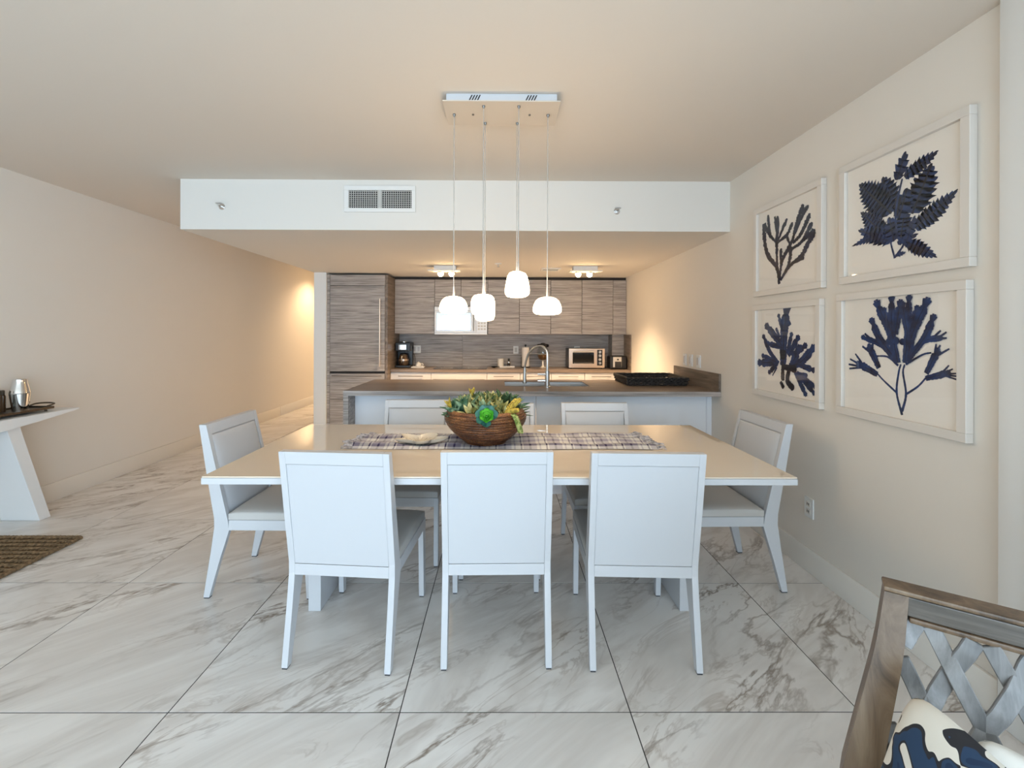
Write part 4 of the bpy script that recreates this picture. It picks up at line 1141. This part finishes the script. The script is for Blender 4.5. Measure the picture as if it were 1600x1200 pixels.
ART3 = [('b',[(0.473,0.334),(0.485,0.684),(0.524,0.949)],0.157),('b',[(0.485,0.684),(0.404,0.898)],0.064),('b',[(0.532,0.787),(0.599,0.835)],0.049),('b',[(0.457,0.567),(0.207,0.775)],0.107),('b',[(0.456,0.544),(0.236,0.579)],0.077),('b',[(0.42,0.661),(0.346,0.776)],0.047),('b',[(0.399,0.354),(0.245,0.481),(0.134,0.647)],0.077),('b',[(0.38,0.365),(0.079,0.34)],0.111),('b',[(0.361,0.364),(0.132,0.423)],0.073),('b',[(0.38,0.353),(0.252,0.25)],0.071),('t',[(0.37,0.305),(0.291,0.198)],0.022),('b',[(0.547,0.475),(0.605,0.676)],0.069),('b',[(0.564,0.453),(0.696,0.637)],0.087),('b',[(0.617,0.454),(0.798,0.563)],0.084),('b',[(0.616,0.34),(0.703,0.501)],0.126),('b',[(0.581,0.339),(0.752,0.391),(0.913,0.531)],0.105),('b',[(0.719,0.367),(0.919,0.328)],0.073),('d',[(0.473,0.334),(0.471,0.158)],0.072),('d',[(0.434,0.144),(0.489,0.072)],0.06),('d',[(0.581,0.316),(0.553,0.165),(0.657,0.083)],0.082),('b',[(0.667,0.286),(0.815,0.076)],0.071),('b',[(0.701,0.277),(0.933,0.099)],0.071),('b',[(0.734,0.268),(0.956,0.152)],0.06),('b',[(0.701,0.266),(0.864,0.26)],0.048),('d',[(0.454,0.321),(0.701,0.311)],0.084),('d',[(0.474,0.404),(0.475,0.521)],0.12)]
ART4 = [('t',[(0.567,0.033),(0.52,0.207),(0.536,0.372),(0.555,0.443)],0.021),('t',[(0.567,0.062),(0.599,0.205),(0.574,0.375),(0.587,0.444)],0.021),('t',[(0.52,0.207),(0.408,0.29),(0.345,0.345)],0.018),('t',[(0.599,0.205),(0.697,0.283),(0.761,0.361)],0.016),('b',[(0.345,0.339),(0.181,0.409)],0.074),('t',[(0.219,0.392),(0.052,0.365)],0.022),('t',[(0.219,0.392),(0.044,0.405)],0.022),('t',[(0.219,0.392),(0.06,0.455)],0.022),('t',[(0.219,0.392),(0.118,0.507)],0.022),('b',[(0.755,0.35),(0.897,0.399)],0.055),('t',[(0.865,0.391),(0.981,0.364)],0.015),('t',[(0.865,0.391),(0.979,0.389)],0.015),('t',[(0.865,0.391),(0.971,0.409)],0.015),('t',[(0.865,0.391),(0.949,0.439)],0.015),('t',[(0.865,0.391),(0.923,0.463)],0.016),('b',[(0.36,0.395),(0.28,0.552)],0.071),('t',[(0.295,0.515),(0.194,0.578)],0.025),('t',[(0.295,0.515),(0.255,0.604)],0.025),('t',[(0.295,0.515),(0.299,0.605)],0.024),('b',[(0.761,0.388),(0.833,0.544)],0.06),('t',[(0.822,0.516),(0.926,0.583)],0.019),('t',[(0.822,0.516),(0.863,0.608)],0.019),('t',[(0.822,0.516),(0.834,0.616)],0.019),('t',[(0.536,0.43),(0.443,0.496),(0.331,0.498)],0.018),('b',[(0.523,0.453),(0.388,0.591),(0.22,0.652)],0.055),('t',[(0.288,0.627),(0.208,0.643)],0.025),('t',[(0.288,0.633),(0.22,0.692)],0.025),('t',[(0.6,0.445),(0.732,0.529),(0.8,0.548)],0.018),('b',[(0.612,0.469),(0.732,0.629),(0.887,0.661)],0.05),('t',[(0.834,0.65),(0.908,0.704)],0.019),('t',[(0.834,0.65),(0.91,0.661)],0.019),('t',[(0.812,0.661),(0.868,0.716)],0.019),('b',[(0.517,0.476),(0.36,0.664),(0.303,0.782)],0.071),('b',[(0.618,0.48),(0.756,0.672),(0.806,0.796)],0.063),('b',[(0.523,0.476),(0.458,0.711),(0.354,0.927)],0.084),('b',[(0.612,0.48),(0.662,0.707),(0.754,0.913)],0.082),('b',[(0.536,0.453),(0.484,0.71),(0.478,0.961)],0.068),('b',[(0.594,0.456),(0.613,0.708),(0.626,0.955)],0.064),('b',[(0.511,0.686),(0.55,0.918)],0.073),('b',[(0.613,0.708),(0.576,0.904)],0.068),('b',[(0.484,0.687),(0.417,0.874)],0.057),('b',[(0.637,0.707),(0.686,0.879)],0.051),('o',[(0.457,0.625)],0.064),('o',[(0.521,0.634)],0.062),('o',[(0.575,0.626)],0.056),('o',[(0.643,0.623)],0.066)]

def frond(bm, pts, w, kind, W, H, depth, seedv):
    rnd = random.Random(seedv)
    P = smooth_path([(u * W, v * H, 0) for u, v in pts], 7 if len(pts) > 2 else 10)
    n = len(P)
    Lf, Rt = [], []
    tot = sum((P[i + 1] - P[i]).length for i in range(n - 1))
    # resample densely for the toothed edges
    Q = []
    step = max(.0035, tot / 75)
    for i in range(n - 1):
        m_ = max(1, int((P[i + 1] - P[i]).length / step))
        for k in range(m_): Q.append(P[i].lerp(P[i + 1], k / m_))
    Q.append(P[-1]); n = len(Q)
    for i, p in enumerate(Q):
        s = i / (n - 1)
        d = (Q[min(i + 1, n - 1)] - Q[max(i - 1, 0)]).normalized()
        nn = Vector((-d.y, d.x, 0)); lead_l = lead_r = Vector((0, 0, 0))
        if kind == 's':      # strap frond with fuzzy edges
            a = w * .68 * (.55 + .5 * s) * (1 if s < .9 else 1 - (s - .9) / .1 * .6)
            l, r = a * (1 + rnd.uniform(-.3, .45)), a * (1 + rnd.uniform(-.3, .45)); back = 0
        elif kind == 'l':    # pinnate serrated leaf
            a = w / 2 * math.sin(PI * min(1, .08 + .92 * s) ** .75) ** .8
            a *= 1.25
            f1, f2 = (i * .2) % 1.0, (i * .2 + .5) % 1.0
            l, r = a * (.55 + .6 * f1) * rnd.uniform(.92, 1.08), a * (.55 + .6 * f2) * rnd.uniform(.92, 1.08)
            lead_l, lead_r = d * a * .45 * f1, d * a * .45 * f2
        elif kind in ('b', 'd'):  # blunt lobe, wider and ragged towards the end
            a = w / 2 * (.7 + .35 * s) * (1 if s < .86 else math.sqrt(max(.05, 1 - ((s - .86) / .14) ** 2)))
            l, r = a * rnd.uniform(.86, 1.12), a * rnd.uniform(.86, 1.12)
        else:                # stem
            a = w / 2 * (1.05 - .3 * s); l = r = a * rnd.uniform(.85, 1.15)
        Lf.append(p + (nn * l + lead_l) * min(W, H)); Rt.append(p + (lead_r - nn * r) * min(W, H))
    A = [bm.verts.new((q.x, q.y, depth)) for q in Lf]; C = [bm.verts.new((q.x, q.y, depth)) for q in Rt]
    for i in range(n - 1):
        bm.faces.new((A[i], A[i + 1], C[i + 1], C[i]))
def teeth_tips(items): return items
XF = XR - .032
def framed(label, y0, y1, z0, z1, art, ink, seedv):
    BW = .037
    z0, z1 = z0 + .008, z1 + .008
    t = thing('framed_print', label, 'framed art', (XR, (y0 + y1) / 2, z0), group='botanical prints on the right wall')
    for (a0, a1, b0, b1) in ((y0, y1, z1 - BW, z1), (y0, y1, z0, z0 + BW), (y0, y0 + BW, z0 + BW + .0003, z1 - BW - .0003), (y1 - BW, y1, z0 + BW + .0003, z1 - BW - .0003)):
        bm = B(); box(bm, XF, XR - .001, a0, a1, b0, b1, .0015, 1); part('frame_rail', bm, M['frame'], t)
    bm = B(); box(bm, XR - .012, XR - .002, y0 + BW - .004, y1 - BW + .004, z0 + BW - .004, z1 - BW + .004); part('paper', bm, M['art_paper'], t)
    W, H = (y1 - y0) - 2 * BW, (z1 - z0) - 2 * BW
    bm_a, bm_b = B(), B()
    for k, (kind, pts, w) in enumerate(art):
        dp = .0002 + k * .00009
        tgt = bm_b if kind in ('d',) else bm_a
        if kind == 'o':
            c = Vector((pts[0][0] * W, pts[0][1] * H, dp))
            ring = [tgt.verts.new(c + Vector((math.cos(a * PI / 10), math.sin(a * PI / 10), 0)) * w / 2 * min(W, H)) for a in range(20)]
            tgt.faces.new(ring)
        else:
            frond(tgt, pts, w, kind, W, H, dp, seedv * 100 + k)
        if kind == 'b' and w > .05:             # ragged finger tips
            q, p_ = Vector((*pts[-1], 0)), Vector((*pts[-2], 0))
            dr = (q - p_).normalized()
            for q_, a_ in enumerate((-.62, -.2, .18, .6)):
                e_ = Matrix.Rotation(a_, 3, 'Z') @ dr * w * (1.0 if abs(a_) < .4 else .85)
                st = q - dr * w * .35
                frond(tgt, [(st.x, st.y), (q.x + e_.x * .75, q.y + e_.y * .75)], w * .33, 't', W, H, dp + .00001 * (q_ + 1), k)
        if kind in ('l', 'b') and w > .04:      # dark midribs
            frond(bm_b, pts, w * .09, 't', W, H, dp + .00006, k)
    # (u, v, depth) -> wall facing -x, u runs from the far side towards the viewer
    mx = Matrix(((0, 0, -1, XR - .0125), (-1, 0, 0, y1 - BW), (0, 1, 0, z0 + BW), (0, 0, 0, 1)))
    for b_, m_, nm in ((bm_a, ink, 'seaweed_print'), (bm_b, M['inkdark'], 'dark_print')):
        if len(b_.verts) == 0: b_.free(); continue
        bmesh.ops.transform(b_, matrix=mx, verts=b_.verts)
        bmesh.ops.recalc_face_normals(b_, faces=b_.faces)
        part(nm, b_, m_, t)
    bm = B(); box(bm, XR - .0205, XR - .0195, y0 + BW - .003, y1 - BW + .003, z0 + BW - .003, z1 - BW + .003); part('glass', bm, M['pane'], t)
framed('white framed print of thin branching blue-black seaweed, upper row nearer the kitchen', 2.468, 3.137, 1.639, 2.25, ART1, M['indigo'], 1)
framed('white framed print of serrated navy leaves, upper row nearer the viewer', 1.683, 2.339, 1.641, 2.256, ART2, M['navy'], 2)
framed('white framed print of a chunky lobed navy seaweed, lower row nearer the kitchen', 2.48, 3.147, .960, 1.58, ART3, M['navy'], 3)
framed('white framed print of fan shaped navy seaweed on stems, lower row nearer the viewer', 1.694, 2.356, .965, 1.592, ART4, M['navy'], 4)

# ------------------------------------------------------------------ console table and what stands on it
ZC = .79
t = thing('console_table', 'white console table with tapering top and slanted slab leg against the left wall', 'console table', (-3.5, 2.5, 0))
yc, yt = 2.5, 3.543
def top_poly():
    up = [(yc - (yt - yc), ZC), (yt, ZC)]
    low = []
    for k in range(0, 13):
        f = k / 12
        y = yt - (yt - (2 * yc - yt)) * f
        s = abs(y - yc) / (yt - yc)
        low.append((y, ZC - .012 - .092 * (1 - s ** 1.6)))
    return up + low
bm = B(); prism(bm, top_poly(), XL + .022, -3.331, 'x', .002); part('tabletop', bm, M['console'], t)
for s in (1, -1):
    ya, yb, y2, y3 = [yc + s * (q - yc) for q in (3.06, 3.145, 3.364, 3.284)]
    bm = B(); prism(bm, [(ya, .722), (yb, .729), (y2, .001), (y3, .001)], -3.655, -3.372, 'x', .003); part('leg', bm, M['console'], t)

t = thing('serving_tray', 'dark bronze serving tray with loop handle on the console', 'tray', (-3.5, 3.1, ZC))
for (x, y) in ((-3.59, 2.80), (-3.41, 2.80), (-3.59, 3.36), (-3.41, 3.36)):
    bm = B(); tube(bm, [(x, y, ZC + .0005), (x, y, ZC + .02)], [.009, .007], 8); part('foot', bm, M['tray'], t)
bm = B(); box(bm, -3.615, -3.385, 2.77, 3.39, ZC + .018, ZC + .024, .002); part('tray_base', bm, M['tray'], t)
bm = B()
for a in ((-3.615, -3.385, 2.765, 2.772), (-3.615, -3.385, 3.388, 3.395), (-3.62, -3.613, 2.765, 3.395), (-3.387, -3.38, 2.765, 3.395)): box(bm, a[0], a[1], a[2], a[3], ZC + .018, ZC + .036, .0015)
part('tray_rim', bm, M['tray'], t)
for s, y in ((1, 3.392), (-1, 2.768)):
    bm = B(); tube(bm, smooth_path([(-3.57, y, ZC + .034), (-3.57, y + s * .05, ZC + .044), (-3.53, y + s * .075, ZC + .047), (-3.47, y + s * .075, ZC + .047), (-3.43, y + s * .05, ZC + .044), (-3.43, y, ZC + .034)], 5), .006, 8); part('handle', bm, M['tray'], t)
ZR = ZC + .0245
t = thing('cocktail_shaker', 'tall shiny steel cocktail shaker standing on the console tray', 'cocktail shaker', (-3.478, 3.245, ZR))
c = (-3.478, 3.245, ZR)
bm = B(); lathe(bm, [(0, 0), (.04, 0), (.043, .004), (.052, .07), (.058, .125), (.056, .128)], 28, c); part('body', bm, M['chrome'], t)
bm = B(); lathe(bm, [(.058, .129), (.052, .16), (.042, .20), (.040, .226), (.036, .23), (0, .231)], 28, c); part('cap', bm, M['chrome'], t)
t = thing('brown_bottle', 'short dark brown bottle beside the shaker on the console tray', 'bottle', (-3.555, 3.175, ZR))
c = (-3.555, 3.175, ZR)
bm = B(); lathe(bm, [(0, 0), (.034, 0), (.036, .004), (.036, .11), (.03, .125)], 22, c); part('body', bm, M['brown_glass'], t)
bm = B(); lathe(bm, [(.031, .125), (.031, .15), (.027, .155), (0, .155)], 20, c); part('cap', bm, M['tray'], t)
t = thing('glass_jar', 'clear cut glass jar with pewter lid on the console tray', 'jar', (-3.52, 3.075, ZR))
c = (-3.52, 3.075, ZR)
bm = B(); lathe(bm, [(0, 0), (.05, 0), (.056, .006), (.056, .095), (.05, .105), (.046, .105), (.05, .09), (.05, .012), (0, .01)], 12, c); part('body', bm, M['jar_glass'], t, ang=10)
bm = B(); lathe(bm, [(.053, .106), (.058, .112), (.056, .128), (.03, .142), (.012, .147), (.010, .158), (.017, .168), (.012, .18), (0, .183)], 24, c); part('lid', bm, M['lid_metal'], t)

# ------------------------------------------------------------------ jute rug
t = thing('jute_rug', 'braided brown jute rug corner on the marble floor before the console', 'rug', (-3.08, 1.8, 0))
bm = B(); box(bm, -3.365, -2.80, .8, 3.0, .0005, .006); part('backing', bm, M['jute'], t)
bm = B()
nr = 44
for k in range(nr):
    y = .81 + k * (2.18 / (nr - 1))
    for ph in (0, PI):
        pts = []
        for i in range(0, 61):
            x = -3.365 + .565 * i / 60
            pts.append((x + random.uniform(-.001, .001), y + .010 * math.sin(i * 1.1 + ph), .011 + .004 * math.cos(i * 1.1 + ph)))
        tube(bm, pts, .0085, 5)
part('braids', bm, M['jute'], t, stuff=True)
bm = B()
for (p, q) in (((-2.805, .8), (-2.805, 3.0)), ((-2.805, 2.998), (-3.365, 2.998))):
    n = 90
    for ph in (0, PI):
        dx, dy = q[0] - p[0], q[1] - p[1]; L = math.hypot(dx, dy)
        tube(bm, [(p[0] + dx * i / n - dy / L * .007 * math.sin(i * 1.2 + ph), p[1] + dy * i / n + dx / L * .007 * math.sin(i * 1.2 + ph), .012 + .004 * math.cos(i * 1.2 + ph)) for i in range(n + 1)], .009, 5)
part('edge_braid', bm, M['jute'], t)

# ------------------------------------------------------------------ lattice back chair in the near corner
AR = math.radians(-36.2)
t = thing('lattice_chair', 'weathered brown wooden chair with woven lattice back in the near right corner', 'chair', (.836, .428, 0), AR)
ZTOP = .899
PW = [(0, .0), (.2, .03), (.44, .055), (.545, .06), (.685, .035), (.80, .012), (ZTOP, .0)]   # outward flare of the post by height
PYB = [(0, .40), (.2, .335), (.41, .25), (.545, .235), (.685, .25), (.80, .275), (ZTOP, .30)]  # depth of the post by height
def interp(tab, z):
    for (a, va), (b, vb) in zip(tab, tab[1:]):
        if z <= b: return va + (vb - va) * (z - a) / (b - a)
    return tab[-1][1]
HB = .335
def sweep_post(s):
    bm = B(); rings = []
    zs = [ZTOP * k / 22 for k in range(23)]
    zs[0] = .001
    for z in zs:
        x = s * (HB - .022 + interp(PW, z)); y = interp(PYB, z)
        w = .0175 + .010 * max(0, min(1, (ZTOP - z) / .35)) * (1 if z > .3 else z / .3)
        d = .02
        rings.append([bm.verts.new((x + a * w, y + b * d, z)) for a, b in ((-1, -1), (1, -1), (1, 1), (-1, 1))])
    for a, b in zip(rings, rings[1:]):
        for k in range(4): bm.faces.new((a[k], a[(k + 1) % 4], b[(k + 1) % 4], b[k]))
    fs = [bm.faces.new(rings[0][::-1]), bm.faces.new(rings[-1])]
    bmesh.ops.bevel(bm, geom=[e for e in bm.edges if len(e.link_faces) == 2 and e.calc_face_angle(0) > .9], offset=.004, segments=2, affect='EDGES', profile=.5)
    return bm
for s in (-1, 1):
    part('back_post', sweep_post(s), M['weathered'], t, ang=50)
XI = HB - .0395
def yz(z): return interp(PYB, z)
bm = B(); box(bm, -XI - .003, XI + .003, yz(ZTOP) - .020, yz(ZTOP) + .018, ZTOP - .036, ZTOP, .003); part('crest_rail', bm, M['rail'], t)
bm = B(); box(bm, -HB + .003, HB - .003, yz(ZTOP) - .0215, yz(ZTOP) + .024, ZTOP + .0005, ZTOP + .010, .003); part('crest_cap', bm, M['weathered'], t)
bm = B(); box(bm, -XI, XI, yz(.86) - .013, yz(.86) + .012, ZTOP - .047, ZTOP - .0365, .003); part('crest_bead', bm, M['weathered'], t)
ZB = .50
bm = B(); box(bm, -XI - .04, XI + .04, yz(ZB) - .016, yz(ZB) + .016, ZB - .05, ZB, .004); part('lower_back_rail', bm, M['weathered'], t)
ang = math.radians(65)
dx, dz = math.cos(ang), math.sin(ang)
ZM0, ZM1 = ZB, ZTOP - .047
SPC = .074
SW = .0132
def lat(sgn, c, idx):
    """slat on the line x = c + sgn * (z - ZM1) / tan(ang), clipped to the panel, woven over and under"""
    pts = []
    for k in range(49):
        z = ZM1 - (ZM1 - ZM0) * k / 48
        x = c - sgn * (z - ZM1) / math.tan(ang)
        lim = XI + interp(PW, z) * .9
        if -lim <= x <= lim:
            # crossings happen every SPC/2 of horizontal travel: alternate sides
            ph = (abs(z - ZM1) / math.tan(ang)) / (SPC / 2)
            off = .0055 * sgn * (1 if (int(ph + 0.5) + idx) % 2 == 0 else -1)
            pts.append(Vector((x, yz(z) + off, z)))
    if len(pts) < 4: return
    # smooth the over/under steps
    ys = [p.y for p in pts]
    for i in range(len(pts)):
        a = ys[max(0, i - 2):i + 3]; pts[i].y = sum(a) / len(a)
    bm = B(); rings = []
    nx, nz = math.sin(ang), sgn * math.cos(ang)
    for p in pts:
        rings.append([bm.verts.new((p.x + nx * a * SW, p.y + b * .004, p.z + nz * a * SW)) for a, b in ((-1, -1), (1, -1), (1, 1), (-1, 1))])
    for a, b in zip(rings, rings[1:]):
        for k in range(4): bm.faces.new((a[k], a[(k + 1) % 4], b[(k + 1) % 4], b[k]))
    bm.faces.new(rings[0][::-1]); bm.faces.new(rings[-1])
    bmesh.ops.recalc_face_normals(bm, faces=bm.faces)
    bmesh.ops.bevel(bm, geom=[e for e in bm.edges if len(e.link_faces) == 2 and e.calc_face_angle(0) > .9], offset=.0015, segments=1, affect='EDGES')
    part('lattice_slat', bm, M['slat'], t)
for k in range(-10, 13):
    lat(1, -.265 + k * SPC, k)
    lat(-1, -.265 + SPC * .75 + k * SPC, k)
bm = B(); box(bm, -.30, .30, -.27, .26, .36, .41, .006); part('seat_frame', bm, M['weathered'], t)
bm = B(); pad(bm, -.295, .295, -.275, .215, .411, .475, .04, 12); part('seat_cushion', bm, M['fab_seat'], t, 'cream seat cushion', ang=60)
for s in (-1, 1):
    bm = B(); hexa(bm, [(s * .285 - .016, -.256, .001), (s * .285 + .016, -.256, .001), (s * .285 + .016, -.224, .001), (s * .285 - .016, -.224, .001),
                        (s * .278 - .022, -.265, .36), (s * .278 + .022, -.265, .36), (s * .278 + .022, -.221, .36), (s * .278 - .022, -.221, .36)], .004); part('front_leg', bm, M['weathered'], t)

def pillow_mesh(S, th, n=22):
    bm = B(); top, bot = [], []
    for j in range(n + 1):
        r1, r2 = [], []
        for i in range(n + 1):
            a, b = 2 * i / n - 1, 2 * j / n - 1
            h = th * ((1 - a * a) * (1 - b * b)) ** .42
            px = a * S * (1 - .05 * (1 - b * b) * abs(a) - .12 * (a * b) ** 4) ; py = b * S * (1 - .05 * (1 - a * a) * abs(b) - .12 * (a * b) ** 4)
            if abs(a) == 1 or abs(b) == 1:
                v = bm.verts.new((px, 0, py)); r1.append(v); r2.append(v)
            else:
                r1.append(bm.verts.new((px, -h, py))); r2.append(bm.verts.new((px, h, py)))
        top.append(r1); bot.append(r2)
    for j in range(n):
        for i in range(n):
            bm.faces.new((top[j][i], top[j][i + 1], top[j + 1][i + 1], top[j + 1][i]))
            q = (bot[j][i], bot[j + 1][i], bot[j + 1][i + 1], bot[j][i + 1])
            if len(set(q)) == 4:
                try: bm.faces.new(q)
                except ValueError: pass
    bmesh.ops.recalc_face_normals(bm, faces=bm.faces)
    return bm
def pillow_pattern():
    m, N, Lk, p = nodes('navy_brush_print')
    tc = N.new('ShaderNodeTexCoord')
    nz = N.new('ShaderNodeTexNoise'); nz.inputs['Scale'].default_value = 10; nz.inputs['Detail'].default_value = 1.5; nz.inputs['Distortion'].default_value = 1.2
    Lk.new(tc.outputs['Object'], nz.inputs['Vector'])
    r = ramp(N, [(0.0, (0.012, 0.03, 0.075)), (0.36, (0.018, 0.045, 0.10)), (0.415, (0.02, 0.02, 0.024)), (0.44, (0.72, 0.68, 0.60)), (0.55, (0.74, 0.70, 0.62)), (0.60, (0.04, 0.04, 0.045)), (0.64, (0.022, 0.055, 0.11))])
    r.color_ramp.interpolation = 'CONSTANT'
    Lk.new(nz.outputs['Fac'], r.inputs['Fac']); Lk.new(r.outputs['Color'], p.inputs['Base Color'])
    p.inputs['Roughness'].default_value = .9
    return m
def pillow(name, label, center, S, th, m, ry, tiltx, rz):
    bm = pillow_mesh(S, th)
    me = mesh_from(name, bm, m, True, 120)
    o = bpy.data.objects.new(name, me); COL.objects.link(o)
    o.matrix_world = Matrix.Translation(center) @ Matrix.Rotation(rz, 4, 'Z') @ Matrix.Rotation(tiltx, 4, 'X') @ Matrix.Rotation(ry, 4, 'Y')
    o['label'] = label; o['category'] = 'pillow'
    return o
pillow('throw_pillow', 'cream throw pillow with navy brushstroke print leaning on the lattice chair back', (.682, .612, .632), .16, .05, pillow_pattern(), math.radians(10), math.radians(-10), math.radians(-78))
pillow('throw_pillow', 'plain cream pillow tucked behind the printed one on the lattice chair', (.848, .655, .560), .15, .028, M['fab_seat'], math.radians(18), math.radians(-10), AR)
